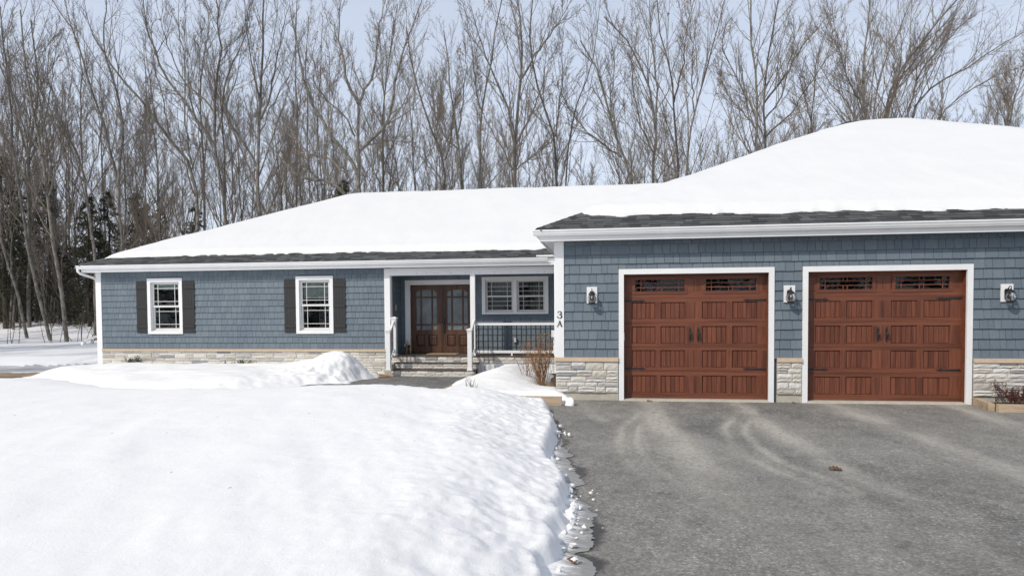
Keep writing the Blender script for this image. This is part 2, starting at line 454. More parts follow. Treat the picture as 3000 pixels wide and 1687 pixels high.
def rf(x, y):
    """ground coordinates seen from where the photographer stands: metres to the side, metres ahead"""
    dx, dy = x - CAM_POS.x, y - CAM_POS.y
    return dx * _R0.x + dy * _R0.y, dx * _FH.x + dy * _FH.y

def yard_z(x, y):
    r, f = rf(x, y)
    z = -0.24 + 0 * f
    z = z + 0.10 * fbm(x * 0.12, y * 0.12, 5, 3)
    left = sstep(-11.5, -13.5, r)
    edge = fbm(r * 0.35, f * 0 + 3.1, 21, 3)
    fe = f + 0.5 * edge
    z = z - left * 0.20 * sstep(24.0, 24.8, fe) * (1 - sstep(28.2, 28.8, fe))        # ploughed lane
    z = z + left * (0.22 * np.exp(-((fe - 29.8) / 0.85) ** 2) + 0.10 * sstep(28.5, 31, fe))
    z = z + 0.25 * sstep(31, 44, f) * left
    rise = sstep(43, 56, f + 3.5 * fbm(r * 0.16, f * 0.10, 31, 3))
    z = z + rise * (0.95 + 0.55 * fbm(x * 0.33, y * 0.33, 41, 4))
    z = z + 0.02 * np.maximum(f - 60, 0)
    return z

xs = spaced((-420, -70, 14), (-70, -32, 1.2), (-32, -13, 0.28), (-13, 60, 2.5), (60, 420, 14))
ys = spaced((-90, -10, 8), (-10, 3, 1.0), (3, 17, 0.28), (17, 60, 0.5), (60, 110, 3), (110, 520, 16))
X, Y = np.meshgrid(xs, ys)
ground = obj('ground', grid_mesh('ground', xs, ys, yard_z(X, Y)), MAT['snow_far'])
tag(ground, 'snow-covered yard and forest floor behind and beside the house', kind='structure')

# driveway and front walk: one asphalt sheet with sand tracks, wet fringe and an oil stain
TRACKS = [([(1.86, .2), (1.82, -1.69), (1.91, -3.38), (2.03, -4.75), (2.12, -5.79), (2.25, -7.04)], .17, 1.0, 0),
          ([(1.83, -1.2), (1.7, -1.7), (1.4, -2.97), (1.29, -4.12), (1.38, -5.33), (1.6, -6.02), (1.73, -6.38)], .13, .55, 1),
          ([(1.75, -1.89), (1.55, -2.96), (1.47, -3.84), (1.52, -4.58)], .06, .35, 1),
          ([(3.45, .2), (3.43, -1.72), (3.53, -3.35), (3.64, -4.78), (3.75, -5.9), (4.1, -7.3)], .14, .75, 0),
          ([(3.44, -1.0), (3.41, -1.53), (2.96, -2.81), (2.85, -4.2), (2.93, -5.06), (3.04, -5.42), (3.4, -6.4)], .15, .65, 1),
          ([(5.28, .1), (5.31, -1.9), (5.39, -3.42), (5.49, -4.57), (5.75, -6.2), (6.3, -8.5)], .20, .62, 0),
          ([(7.28, .1), (7.23, -1.52), (7.19, -2.52), (7.2, -5), (7.5, -8)], .17, .5, 0),
          ([(2.10, -5.6), (2.26, -6.6), (2.45, -7.3)], .11, .7, 0), ([(.55, -.4), (.7, -1.6), (.95, -2.4)], .08, .3, 0)]
ICE = np.array([(.25, -3.2), (.31, -3.83), (.43, -3.92), (.50, -4.56), (.67, -5.07), (.57, -5.2), (.71, -5.77), (.83, -6.39), (.67, -6.6), (.75, -6.9), (.91, -7.1),
                (.94, -7.4), (.97, -7.7), (.91, -7.98), (.97, -8.15), (.95, -8.36), (.80, -8.42), (.93, -8.6), (.98, -8.8), (.93, -9.0), (.97, -9.5), (1.0, -11), (1.05, -16)])
TOE = np.array([(-2.3, -1.55), (-1.0, -1.62), (-.25, -1.95), (.12, -2.55), (.27, -3.29), (.31, -4.32), (.27, -5.2), (.31, -6.0), (.47, -6.48), (.60, -6.9), (.65, -7.4),
                (.66, -7.87), (.61, -8.36), (.62, -8.75), (.63, -9.1), (.66, -11), (.7, -16)])
TOE[:, 0] += np.interp(-TOE[:, 1], [4.6, 6.2], [0, .11])
def toe_x(y): return np.interp(-np.asarray(y), -TOE[3:, 1], TOE[3:, 0])
def ice_x(y):
    y = np.asarray(y)
    return np.interp(-y, -ICE[:, 1], ICE[:, 0]) + 0.07 * fbm(y * 4.0, y * 0 + 1.7, 61, 4, 0.6) + 0.05 * fbm(y * 17.0, y * 0 + 4.7, 63, 3, 0.7)

def seg_dist(X, Y, pts):
    best = np.full(X.shape, 1e9)
    P = np.array(pts, float)
    # smooth the polyline
    t = np.linspace(0, len(P) - 1, 8 * len(P)); Q = np.stack([np.interp(t, np.arange(len(P)), P[:, k]) for k in (0, 1)], 1)
    for k in range(3): Q[1:-1] = (Q[:-2] + 2 * Q[1:-1] + Q[2:]) / 4
    for a, b in zip(Q[:-1], Q[1:]):
        d = b - a; L2 = (d ** 2).sum() + 1e-9
        u = np.clip(((X - a[0]) * d[0] + (Y - a[1]) * d[1]) / L2, 0, 1)
        best = np.minimum(best, np.hypot(X - a[0] - u * d[0], Y - a[1] - u * d[1]))
    return best

xs = spaced((-6.6, -1, .25), (-1, 9.6, .04), (9.6, 22, .6))
ys = spaced((-30, -10.2, .6), (-10.2, .32, .04), (.32, 5.98, .22))
X, Y = np.meshgrid(xs, ys)
dz = 0.006 * fbm(X * .8, Y * .8, 71, 3)
m = grid_mesh('driveway', xs, ys, asphalt_z(X, Y) + dz)
sand = np.zeros(X.shape)
TRACKS = [(p_, w_ * (1.45 if k_ == 0 else 1.2), min(1, a_ * 1.15), k_) for p_, w_, a_, k_ in TRACKS]
WX, WY = X + .05 * fbm(X * 1.3, Y * 1.3, 81, 3), Y
for pts, w, amp, kind in TRACKS:
    d = seg_dist(WX, WY, pts)
    ends = np.array(pts)
    along = 1 - sstep(-3.5, -7.5, Y) * 0.75
    prof = np.exp(-(d / w) ** 2)
    if kind == 1: prof = np.maximum(np.exp(-((d - w * .8) / (w * .45)) ** 2), .35 * prof)
    sand = np.maximum(sand, amp * prof * along * (0.75 + 0.9 * fbm(X * 2.2, Y * 1.1, 91, 4)))
sand += 0.26 * sstep(-.05, .55, fbm(X * .6 + .22 * Y, Y * .17, 101, 5) + .10) * sstep(.3, -1.5, Y)
sand += .22 * np.exp(-(((X - 2.3) / 1.5) ** 2 + ((Y + 3.2) / 2.2) ** 2)) * np.clip(.5 + fbm(X * 1.1, Y * .6, 103, 4), 0, 1.2)
sand += .22 * np.exp(-((Y + .15) / .25) ** 2) * (fbm(X * 2, Y * 2, 111) + .4)
yj = np.clip(Y, -16, -3.3)
di = X - (toe_x(yj) + .86 * (ice_x(yj) - toe_x(yj)))
wet = sstep(.07, .0, di - .07 * np.clip(fbm(X * .8, Y * 1.9, 121, 3) * 3.2, -.5, 1.2)) * sstep(-3.2, -3.9, Y)
wet = np.maximum(wet, .2 * sstep(.3, -.1, di) * (Y < -3.4) * .5)
stain = np.exp(-(((X - 1.56) / .26) ** 2 + ((Y + 9.02) / .12) ** 2)) * 1.2 * (1 + .8 * fbm(X * 7, Y * 7, 131))
dots = ((fbm(X * 6, Y * 6, 141, 2) > .55) & (Y < -1)) * .35
wear = np.stack([np.clip(sand, 0, 1), np.clip(wet, 0, 1), np.clip(stain + dots, 0, 1), np.ones(X.shape)], -1).astype(np.float32)
a = m.color_attributes.new('wear', 'FLOAT_COLOR', 'POINT'); a.data.foreach_set('color', wear.ravel())
driveway = obj('driveway', m, MAT['asphalt'])
tag(driveway, 'grey asphalt driveway and front walk with pale sandy tyre tracks', kind='structure')

# front lawn snow: a deep snowfield with a steep broken bank along the driveway
def lawn_edge(x, y):
    """metres inside the snowfield, measured from its toe (driveway side and front-walk side)"""
    sx = toe_x(np.clip(y, -16, -2.55)) - x
    far = np.interp(x, [-30, -22, -18, -16.4, -15, -11, -9, -7, -5.3, -4.2, -3.0, -1.6, -.6, .0, .5], [.4, 1.3, 2.5, 3.6, 4.0, 1.6, 1.0, .95, .75, .35, -.15, -.80, -1.05, -1.45, -2.3])
    sy = (far - y) * .93
    k = .35
    h = np.clip(.5 + .5 * (sy - sx) / k, 0, 1)
    return sy + (sx - sy) * h - k * h * (1 - h)
def lawn_z(x, y):
    s = lawn_edge(x, y)
    lump = fbm(x * 1.5, y * 1.0, 151, 3)
    s2 = s + .20 * fbm(x * 1.1, y * 1.5, 161, 3) + .07 * fbm(x * 3.2, y * 4.5, 171, 4, .6) * (1 - sstep(.3, 1.6, s))
    face = .19 * sstep(-.03, .12, s2)
    slope = .29 * sstep(-.10, 1.30, s2) + .06 * sstep(.8, 5, s)
    nearedge = sstep(-.05, .1, s) * (1 - sstep(.25, 2.2, s))
    h = face + slope + .06 * nearedge * lump + .035 * nearedge * (np.abs(fbm(x * 5.0, y * 6.0, 183, 4, .6)) - .15) + .016 * fbm(x * 13, y * 11, 181, 3) * nearedge
    h += sstep(.2, 1.5, s) * (.055 * fbm(x * .7 + .25 * y, y * .45, 191, 3) + .020 * fbm((x + .5 * y) * 2.6, (y - .5 * x) * .9, 201, 3) + .006 * fbm(x * 9, y * 6, 211, 3))
    base = asphalt_z(x, y) + (-.12 - asphalt_z(x, y)) * sstep(-3.0, -7.0, x)
    h = h * np.interp(x, [-30, -16, -11, -7, -4, -1.2], [.26, .32, .42, .60, .82, 1.0])
    return base - .05 + h * sstep(-.14, .1, s) + .05 * sstep(-.1, .05, s), s
xs = spaced((-60, -22, 1.6), (-22, -9, .22), (-9, -2, .10), (-2, 1.05, .025))
ys = spaced((-30, -11.5, .5), (-11.5, -9.2, .05), (-9.2, -1.0, .032), (-1.0, 8, .12))
X, Y = np.meshgrid(xs, ys)
Z, s = lawn_z(X, Y)
# a little overhang: push the steep face of the bank out over its toe
m = grid_mesh('snow_lawn', xs, ys, Z, True, s > -.12)
lawn = obj('snow_lawn', m, MAT['snow'])
tag(lawn, 'deep white snow covering the front lawn with a broken bank along the driveway', kind='structure')

# thin slush and ice along the foot of the bank
yy = spaced((-16, -10, .08), (-10, -3.35, .012)); K = 14
inner = toe_x(yy) - .16; outer = np.maximum(toe_x(yy) + .86 * (ice_x(yy) - toe_x(yy)), inner + .17)
t = np.linspace(0, 1, K)
X = inner[:, None] + (outer - inner)[:, None] * t
Y = np.repeat(yy[:, None], K, 1) - .03 * t
Z = asphalt_z(X, Y) + .006 + .05 * (1 - t) ** 1.5 + .009 * (1 - t ** 4) * (1 + 1.0 * fbm(X * 7, Y * 5, 221, 3)) * (t < .98)
V = np.stack([X, Y, Z], -1).reshape(-1, 3)
i, j = np.meshgrid(np.arange(K - 1), np.arange(len(yy) - 1)); q = j * K + i
ice = obj('slush', np_mesh('slush', V, np.stack([q, q + 1, q + K + 1, q + K], -1).reshape(-1, 4), True), MAT['ice'])
cm_ = ice.data.color_attributes.new('melt', 'FLOAT_COLOR', 'POINT')
ml = np.clip(1.05 - 1.15 * np.repeat(t[None, :], len(yy), 0) ** .8, 0, 1); cm_.data.foreach_set('color', np.stack([ml, ml, ml, np.ones_like(ml)], -1).astype(np.float32).ravel())
tag(ice, 'thin grey slush and ice melting out from the snowbank onto the asphalt', kind='stuff')

# broken crumbs of crust fallen from the bank: too many and too small to count
gc = np.random.default_rng(19); parts_v, parts_f, off = [], [], 0
base_i = np.array([(0, 0, 1), (.9, 0, .4), (.28, .85, .45), (-.72, .53, .4), (-.72, -.53, .45), (.28, -.85, .4), (.6, .5, -.5), (-.3, .7, -.5), (-.75, 0, -.5), (-.2, -.7, -.5), (.65, -.45, -.5)])
base_t = np.array([(0, 1, 2), (0, 2, 3), (0, 3, 4), (0, 4, 5), (0, 5, 1), (1, 6, 2), (2, 7, 3), (3, 8, 4), (4, 9, 5), (5, 10, 1), (2, 6, 7), (3, 7, 8), (4, 8, 9), (5, 9, 10), (1, 10, 6)])
for k in range(130):
    y = gc.uniform(-10.5, -3.1); x = float(toe_x(y)) + gc.exponential(.075) - .05; r = min(.008 + gc.exponential(.011), .05) * (1 if x < float(toe_x(y)) + .12 else .6)
    v = base_i * (1 + .35 * gc.normal(size=base_i.shape)) * r * np.array([1, 1.1, .8]); a_ = gc.uniform(0, 6.28); ca, sa = math.cos(a_), math.sin(a_)
    v = np.stack([v[:, 0] * ca - v[:, 1] * sa + x, v[:, 0] * sa + v[:, 1] * ca + y, v[:, 2] + float(asphalt_z(x, y)) + r * .5 + .03], 1)
    parts_v.append(v); parts_f.append(base_t + off); off += len(v)
o = obj('snow_crumbs', np_mesh('snow_crumbs', np.concatenate(parts_v), np.concatenate(parts_f)), MAT['snow']); tag(o, 'small broken crumbs of snow along the foot of the driveway bank', kind='stuff')

# snowbank thrown up along the house front, ending in a shovelled heap beside the steps
def bank_z(x, y):
    sL = x + 16.9 + .45 * np.clip(5.2 - y, 0, 3) ** 1.5
    front = np.interp(x, [-18, -16.5, -15.6, -13, -11, -9, -8, -7, -6.2, -5.3], [5.6, 4.7, 3.9, 2.2, .95, .55, 1.1, 2.0, 2.7, 3.2])
    sF = (y - front) * .9
    right = np.interp(y, [2.4, 3.1, 4.8, 5.4, 6.6], [-5.75, -5.42, -5.50, -5.42, -5.9])
    sR = right - x
    s = np.minimum(np.minimum(sL, sF), sR) + .10 * fbm(x * 1.6, y * 1.6, 231, 3)
    wob = fbm(x * .6, y * .9, 241, 3)
    h = .27 * sstep(-.10, 1.15, s) + .13 * sstep(.2, 2.6, s) + .08 * wob + .03 * fbm(x * 1.9, y * 2.2, 243, 3)
    pk = np.exp(-(((x + 6.45) / .80) ** 2 + ((y - 4.95) / .80) ** 2)) * .50 + np.exp(-(((x + 7.7) / 1.0) ** 2 + ((y - 5.1) / .7) ** 2)) * .14
    rough = np.exp(-(((x + 6.4) / 1.5) ** 2 + ((y - 4.2) / 1.5) ** 2))
    h += pk * sstep(-.05, .9, s) + .17 * rough * fbm(x * 2.4, y * 2.4, 251, 4, .6) + .010 * fbm(x * 6, y * 6, 261, 3)
    h -= .17 * sstep(5.6, 6.55, y) * (1 - np.exp(-((x + 6.4) / 1.2) ** 2))
    return -.17 + h * sstep(-.1, .25, s), s
xs = spaced((-18.6, -8.6, .11), (-8.6, -5.1, .04)); ys = spaced((.3, 6.6, .045))
X, Y = np.meshgrid(xs, ys); Z, s = bank_z(X, Y)
bank = obj('snow_bank', grid_mesh('snow_bank', xs, ys, Z, True, s > -.12), MAT['snow'])
tag(bank, 'snowbank along the stone base of the house with a shovelled heap by the steps', kind='stuff')

# snow on the planting bed between the walk and the garage corner
def bed_z(x, y):
    s = np.minimum(np.minimum(x + 2.55 + .12 * fbm(y * 1.3, y * 0, 271, 2) * 2, .02 + .28 * sstep(2.5, -.5, y) - x + .35 * sstep(-.1, -.7, y) * 0), np.minimum(y + .62, 5.3 - .55 * (x + 1.2) ** 2 * .4 - y))
    s = s + .05 * fbm(x * 2.2, y * 2.2, 281, 3)
    cut = sstep(-.75, .05, x) * sstep(.5, 1.6, y)                     # melted back round the shrub
    h = .16 + .10 * sstep(0, .35, s) + .28 * sstep(.1, 1.3, s) * np.exp(-((x + 1.6) / 1.0) ** 2) * sstep(-.8, 2.4, y) + .05 * fbm(x * 1.1, y * 1.1, 291, 3) + .008 * fbm(x * 7, y * 7, 301, 3)
    h = h - .34 * cut
    return np.where(y < 0, 0, -.02 * y) - .03 + h * sstep(-.09, .12, s), s
xs = spaced((-3.0, .5, .035)); ys = spaced((-1.1, 5.9, .05))
X, Y = np.meshgrid(xs, ys); Z, s = bed_z(X, Y)
bedsnow = obj('bed_snow', grid_mesh('bed_snow', xs, ys, Z, True, s > -.09), MAT['snow'])
tag(bedsnow, 'rounded snow mound on the planting bed behind the timber edging', kind='stuff')
mb = MB().box(-2.45, -.02, -.66, 5.6, -.14, .03); o = mb.build('planting_bed', MAT['mulch']); tag(o, 'dark mulch of the planting bed under snow by the porch', kind='structure')

# bare dirt strip at the edge of the side lane
xs = spaced((-22.5, -16.4, .2)); ys = spaced((5.6, 9.2, .1)); X, Y = np.meshgrid(xs, ys)
r_, f_ = rf(X, Y)
o = obj('dirt_strip', grid_mesh('dirt_strip', xs, ys, yard_z(X, Y) + .03 + .03 * fbm(X * 2, Y * 2, 311, 3), True, (f_ > 21.0 + .25 * fbm(X, Y, 321)) & (f_ < 23.4 + .3 * fbm(X, Y, 331))), MAT['dirt'])
tag(o, 'brown strip of bare ground between the front snowfield and the side lane', kind='structure')

# packed grey snow of the side lane
xs = spaced((-44, -14.2, .3)); ys = spaced((5, 18, .12)); X, Y = np.meshgrid(xs, ys); r_, f_ = rf(X, Y)
e_ = .5 * fbm(r_ * .35, f_ * 0 + 3.1, 21, 3)
o = obj('side_lane', grid_mesh('side_lane', xs, ys, yard_z(X, Y) + .03, True, (f_ + e_ > 24.4) & (f_ + e_ < 28.4) & (r_ < -12.6)), MAT['lane'])
tag(o, 'ploughed lane of packed grey snow passing behind the left end of the house', kind='structure')

# chunk of snow at the end of the front timber
def lump_mesh(name, rx, ry, rz, seed, n=12, m_=7):
    V = []; F = []
    for j in range(m_ + 1):
        ph = math.pi * .5 * j / m_
        for k in range(n):
            th = 2 * math.pi * k / n
            d = 1 + .35 * float(fbm(np.array(math.cos(th) * 1.3 + 5), np.array(math.sin(th) * 1.3 + ph), seed, 3))
            V.append((rx * math.cos(ph) * math.cos(th) * d, ry * math.cos(ph) * math.sin(th) * d, rz * math.sin(ph) ** .8 * d if j else -.02))
    for j in range(m_):
        for k in range(n): F.append((j * n + k, j * n + (k + 1) % n, (j + 1) * n + (k + 1) % n, (j + 1) * n + k))
    me = bpy.data.meshes.new(name); me.from_pydata(V, [], F); me.polygons.foreach_set('use_smooth', np.ones(len(F), bool)); return me
o = obj('snow_chunk', lump_mesh('snow_chunk', .085, .20, .15, 5), MAT['snow']); o.location = (.285, -.66, -.012); o.rotation_euler = (0, .25, .3)
tag(o, 'small leftover chunk of snow at the end of the front timber', 'snow chunk')

# ------------------------------------------------------------------ the house
house = empty('house')
tag(house, 'long blue ranch house with shake siding, stone base, snowy hip roof and two garage doors', 'house')
W, MA = MAT['white'], MAT

def wall_cells(mb, x0, x1, z0, z1, y0, y1, holes=()):
    xs = sorted({x0, x1, *[h[0] for h in holes], *[h[1] for h in holes]}); zs = sorted({z0, z1, *[h[2] for h in holes], *[h[3] for h in holes]})
    for a, b in zip(xs[:-1], xs[1:]):
        for c, d in zip(zs[:-1], zs[1:]):
            xm, zm = (a + b) / 2, (c + d) / 2
            if x0 <= xm <= x1 and not any(h[0] < xm < h[1] and h[2] < zm < h[3] for h in holes): mb.box(a, b, y0, y1, c, d)
    return mb

GD = [(1.344, 4.080), (4.793, 7.575)]          # garage door openings
GZ = 2.484
GX1 = 12.6
# ---- walls (sheathing behind the shakes)
gw = wall_cells(MB(), 0.0, GX1, -.15, 3.16, .022, .15, [(a - .02, b + .02, -.15, GZ + .02) for a, b in GD]).build('garage_wall', MA['wall'], house)
WIN = [(-13.7512, -12.5291), (-8.6627, -7.4411)]; WZ0, WZ1 = 1.132, 2.925
ww = wall_cells(MB(), -15.58, -5.62, -.2, 3.16, S + .022, S + .15, [(a + .10, b - .10, WZ0 + .08, WZ1 - .10) for a, b in WIN]).build('wing_wall', MA['wall'], house)
PW = (-2.944, -.827, 1.705, 2.885)
FD = (-5.297, -3.262, .46, 2.66)
pw = MB(); wall_cells(pw, -5.62, .0, .2, 3.16, B + .022, B + .15, [(PW[0] + .1, PW[1] - .1, PW[2] + .08, PW[3] - .1), FD])
pw.box(-5.74, -5.622, S + .15, B + .02, .2, 3.12)
pw = pw.build('porch_wall', MA['wall'], house)
sw = MB().box(-15.58, -15.45, S + .15, 19, -.2, 3.16).box(.0, .12, .15, 18, -.15, 3.16).box(-15.45, 0, 18.9, 19, -.2, 3.16).box(GX1 - .1, GX1, .15, 16, -.15, 3.16)
sw.build('side_wall', MA['siding'], house)

# ---- shakes: wedge boards shared by all, scaled in width
def wedge(name, h):
    return MB().add([(0, -.023, 0), (1, -.023, 0), (1, .024, 0), (0, .024, 0), (0, .004, h), (1, .004, h), (1, .024, h), (0, .024, h)],
                    [(0, 3, 2, 1), (4, 5, 6, 7), (0, 1, 5, 4), (1, 2, 6, 5), (2, 3, 7, 6), (3, 0, 4, 7)])
def shake_layout(x0, x1, zb, ztop, exp, rnd, holes=()):
    """yields (x, z, w, h) for shakes in courses, cut round the holes"""
    z = zb; k = 0
    while z < ztop - .02:
        h = min(exp, ztop - z); rows = [(x0, x1, z, h)]
        for (a, b, c, d) in holes:
            nr = []
            for p, q, zz, hh in rows:
                if b <= p or a >= q or d <= zz + .004 or c >= zz + hh - .004: nr.append((p, q, zz, hh)); continue
                if a > p: nr.append((p, a, zz, hh))
                if b < q: nr.append((b, q, zz, hh))
                m0, m1 = max(a, p), min(b, q)
                if zz + hh - d > .012: nr.append((m0, m1, d, zz + hh - d))
                if c - zz > .012: nr.append((m0, m1, zz, c - zz))
            rows = nr
        for p, q, zz, hh in rows:
            x = p
            while x < q - .004:
                w = rnd.choice((.105, .125, .15, .15, .175, .2, .2, .235)) * rnd.uniform(.95, 1.05)
                if q - x - w < .07: w = q - x
                yield x, zz, min(w, q - x), hh
                x += w
        z += exp; k += 1
SHK = wedge('shake', .1853 + .012).mesh('shake'); SHK.materials.append(MA['siding'])
rnd = random.Random(3)
holesG = [(a - .1, b + .1, -.2, GZ + .103) for a, b in GD]
many = MB(); nshake = 0
for x, z, w, h in shake_layout(.168, 10.4, .842, 3.152, .1853, rnd, holesG):
    dz = rnd.uniform(-.003, .003); sc = (h + .012) / .1973 if h > .12 else (h) / .1973
    if (x < 7.6 or x < 8.65) and nshake < 300:
        o = link(bpy.data.objects.new('shake', SHK), gw); o.location = (x + .003, -.002 * rnd.random(), z + dz); o.scale = (w - .006, 1, sc); nshake += 1
    else:
        t = wedge('', (h + .012) if h > .12 else h); many.add([(x + .003 + v[0] * (w - .006), v[1], z + dz + v[2]) for v in t.v], t.f)
tag(many.build('shakes', MA['siding'], gw), kind='stuff')
many = MB()
holesW = [(a, b, WZ0, WZ1) for a, b in WIN]
for x, z, w, h in shake_layout(-15.41, -5.79, .655, 3.152, .1937, rnd, holesW):
    t = wedge('', (h + .012) if h > .12 else h); dz = rnd.uniform(-.003, .003)
    many.add([(x + .003 + v[0] * (w - .006), S + v[1], z + dz + v[2]) for v in t.v], t.f)
tag(many.build('shakes', MA['siding'], ww), kind='stuff')
many = MB()
for x, z, w, h in shake_layout(-5.62, 0, .47, 3.11, .1937, rnd, [(FD[0] - .17, FD[1] + .11, 0, FD[3] + .15), PW]):
    t = wedge('', (h + .012) if h > .12 else h)
    many.add([(x + .003 + v[0] * (w - .006), B + v[1], z + v[2]) for v in t.v], t.f)
for y, z, w, h in shake_layout(S + .16, B - .03, .47, 3.11, .1937, rnd):
    t = wedge('', (h + .012) if h > .12 else h)
    many.add([(-5.622 - v[1] + .0 + .003, y + v[0] * (w - .006), z + v[2]) for v in t.v], [f[::-1] for f in t.f])
tag(many.build('shakes', MA['siding'], pw), kind='stuff')

# ---- stone veneer: rough-faced ashlar blocks
def stone_mesh(seed):
    r = random.Random(seed); nx, nz = 6, 4
    V = []; F = []
    for j in range(nz):
        for i in range(nx):
            e = (i in (0, nx - 1)) or (j in (0, nz - 1))
            V.append((i / (nx - 1), (.22 if e else r.uniform(-.12, .14)), j / (nz - 1)))
    for j in range(nz - 1):
        for i in range(nx - 1): a = j * nx + i; F.append((a, a + 1, a + nx + 1, a + nx))
    ring = [i for i in range(nx)] + [j * nx + nx - 1 for j in range(1, nz)] + [(nz - 1) * nx + i for i in range(nx - 2, -1, -1)] + [j * nx for j in range(nz - 2, 0, -1)]
    n = len(V); V += [(V[i][0], 1.0, V[i][2]) for i in ring]
    for k in range(len(ring)): F.append((ring[(k + 1) % len(ring)], ring[k], n + k, n + (k + 1) % len(ring)))
    me = bpy.data.meshes.new('stone'); me.from_pydata(V, [], F); me.materials.append(MA['stone']); return me
STN = [stone_mesh(s) for s in range(10)]
NSTONE = [0]
def ashlar(x0, x1, z0, z1, yf, parent, rnd, hmin=.055, hmax=.125, wmin=.13, wmax=.36, depth=.05, joined=False):
    z = z0; jm = MB()
    while z < z1 - .01:
        h = rnd.uniform(hmin, hmax)
        if z1 - z - h < .05: h = z1 - z
        x = x0
        while x < x1 - .01:
            w = rnd.uniform(wmin, wmax)
            if x1 - x - w < .09: w = x1 - x
            cells = [(z, h)]
            if h > .095 and rnd.random() < .45: f = rnd.uniform(.4, .6); cells = [(z, h * f), (z + h * f, h * (1 - f))]
            for zz, hh in cells:
                if joined:
                    me = rnd.choice(STN); jm.add([(x + .004 + v.co.x * (w - .008), yf + v.co.y * depth, zz + .004 + v.co.z * (hh - .008)) for v in me.vertices], [tuple(f.vertices) for f in me.polygons]); continue
                o = link(bpy.data.objects.new('stone', rnd.choice(STN)), parent)
                o.location = (x + .004, yf + rnd.uniform(-.008, .010), zz + .004); o.scale = (w - .008, depth, hh - .008); NSTONE[0] += 1
            x += w
        z += h
    if joined: tag(jm.build('stones', MA['stone'], parent), kind='stuff')
rnd = random.Random(9)
svs = [MB().box(a, b, -.014, .022, .155, .775).build('stone_base', MA['mortar'], house) for a, b in ((.0, 1.235), (4.232, 4.69), (7.69, 10.4))]
ashlar(.0, 1.235, .155, .775, -.05, svs[0], rnd, .07, .17, .16, .42); ashlar(4.236, 4.688, .155, .775, -.05, svs[1], rnd, .07, .17, .18, .34); ashlar(7.695, 8.95, .155, .775, -.05, svs[2], rnd, .07, .17, .18, .46)
ashlar(8.95, 10.4, .155, .775, -.05, svs[2], rnd, .08, .16, .2, .45, .05, True)
sv2 = MB().box(-15.41, -5.62, S - .012, S + .022, -.2, .575).build('stone_base', MA['mortar'], house)
ashlar(-15.41, -6.9, .17, .575, S - .05, sv2, rnd, .085, .15, .26, .55); ashlar(-6.9, -5.63, -.13, .575, S - .05, sv2, rnd, .085, .14, .2, .42)
# ledge stones on top of the veneer
for a, b, y, z in ((-.03, 1.238, 0, .775), (4.230, 4.692, 0, .775), (7.690, 10.4, 0, .775), (-15.41, -5.6, S, .575)):
    n = max(1, int(round((b - a) / 1.0)))
    for k in range(n):
        p, q = a + (b - a) * k / n, a + (b - a) * (k + 1) / n
        MB().prism([(y - .075, z), (y - .022, z), (y - .022, z + .078), (y - .06, z + .072)], 'x', p + .0015, q - .0015).build('stone_ledge', MA['ledge'], house)
# foundation and threshold
for a, b in ((.02, 1.235), (4.236, 4.688), (7.69, 10.4)): MB().box(a, b, -.008, .02, -.12, .154).build('foundation', MA['concrete'], house)
for a, b in GD: MB().prism([(-.09, -.05), (.6, -.05), (.6, .03), (.0, .03), (-.09, .004)], 'x', a - .01, b + .01).build('threshold', MA['concrete'], house)

# ---- corner boards
def cboard(x0, x1, y0, y1, z0, z1): return MB().box(x0, x1, y0, y1, z0, z1).build('corner_board', W, house)
cboard(-.012, .166, -.028, .021, .853, 3.15); cboard(-.03, -.001, .022, .15, .853, 3.15)
cboard(-15.598, -15.41, S - .028, S + .021, .10, 3.15); cboard(-15.62, -15.581, S + .022, S + .15, -.1, 3.15)
cboard(-5.79, -5.61, S - .028, S + .021, .655, 3.12); cboard(-5.621, -5.592, S + .022, S + .15, .46, 3.12)

# ---- soffits, fascia, gutters
def soffit(x0, x1, y0, y1, z, along):
    """strips of vented panel with grooves"""
    mb = MB(); step = .1
    if along == 'x':
        x = x0
        while x < x1: e = min(x + step, x1); mb.box(x + .004, e - .004, y0, y1, z, z + .01); mb.box(e - .004, e + .004, y0, y1, z + .006, z + .014) if e < x1 else 0; x = e
    else:
        y = y0
        while y < y1: e = min(y + step, y1); mb.box(x0, x1, y + .004, e - .004, z, z + .01); mb.box(x0, x1, e - .004, e + .004, z + .006, z + .014) if e < y1 else 0; y = e
    return mb.build('soffit', MA['soffit'], house)
soffit(-.27, 12.6, -.265, .02, 3.156, 'x'); soffit(-.265, -.03, .02, S - .3, 3.156, 'y')
soffit(-15.86, -.27, S - .265, S + .02, 3.156, 'x'); soffit(-15.865, -15.62, S + .02, 14, 3.156, 'y')
MB().box(-5.59, -.03, S + .03, B - .02, 3.122, 3.15).build('porch_ceiling', W, house)
def fascia(*b): return MB().box(*b).build('fascia', W, house)
fascia(-.29, 12.6, -.29, -.266, 3.138, 3.335); fascia(-.29, -.266, -.265, S - .29, 3.138, 3.335)
fascia(-15.89, -.292, S - .29, S - .266, 3.138, 3.335); fascia(-15.89, -15.866, S - .265, 14, 3.138, 3.335)
KG = [(0, .112), (0, 0), (.068, 0), (.076, .018), (.088, .036), (.096, .062), (.096, .078), (.112, .084), (.112, .112), (.104, .112), (.104, .094), (.088, .094), (.07, .012), (.006, .012), (.006, .112)]
def gutter_x(x0, x1, y, z): return fix_normals(MB().prism([(y - d, z + h) for d, h in KG], 'x', x0, x1).build('gutter', W, house))
def gutter_y(y0, y1, x, z): return fix_normals(MB().prism([(x - d, z + h) for d, h in KG], 'y', y0, y1).build('gutter', W, house))
gutter_x(-.402, 12.6, -.291, 3.236); gutter_y(-.289, S - .30, -.291, 3.236)
gutter_x(-16.002, -.72, S - .291, 3.236); gutter_y(S - .289, 14, -15.891, 3.236)
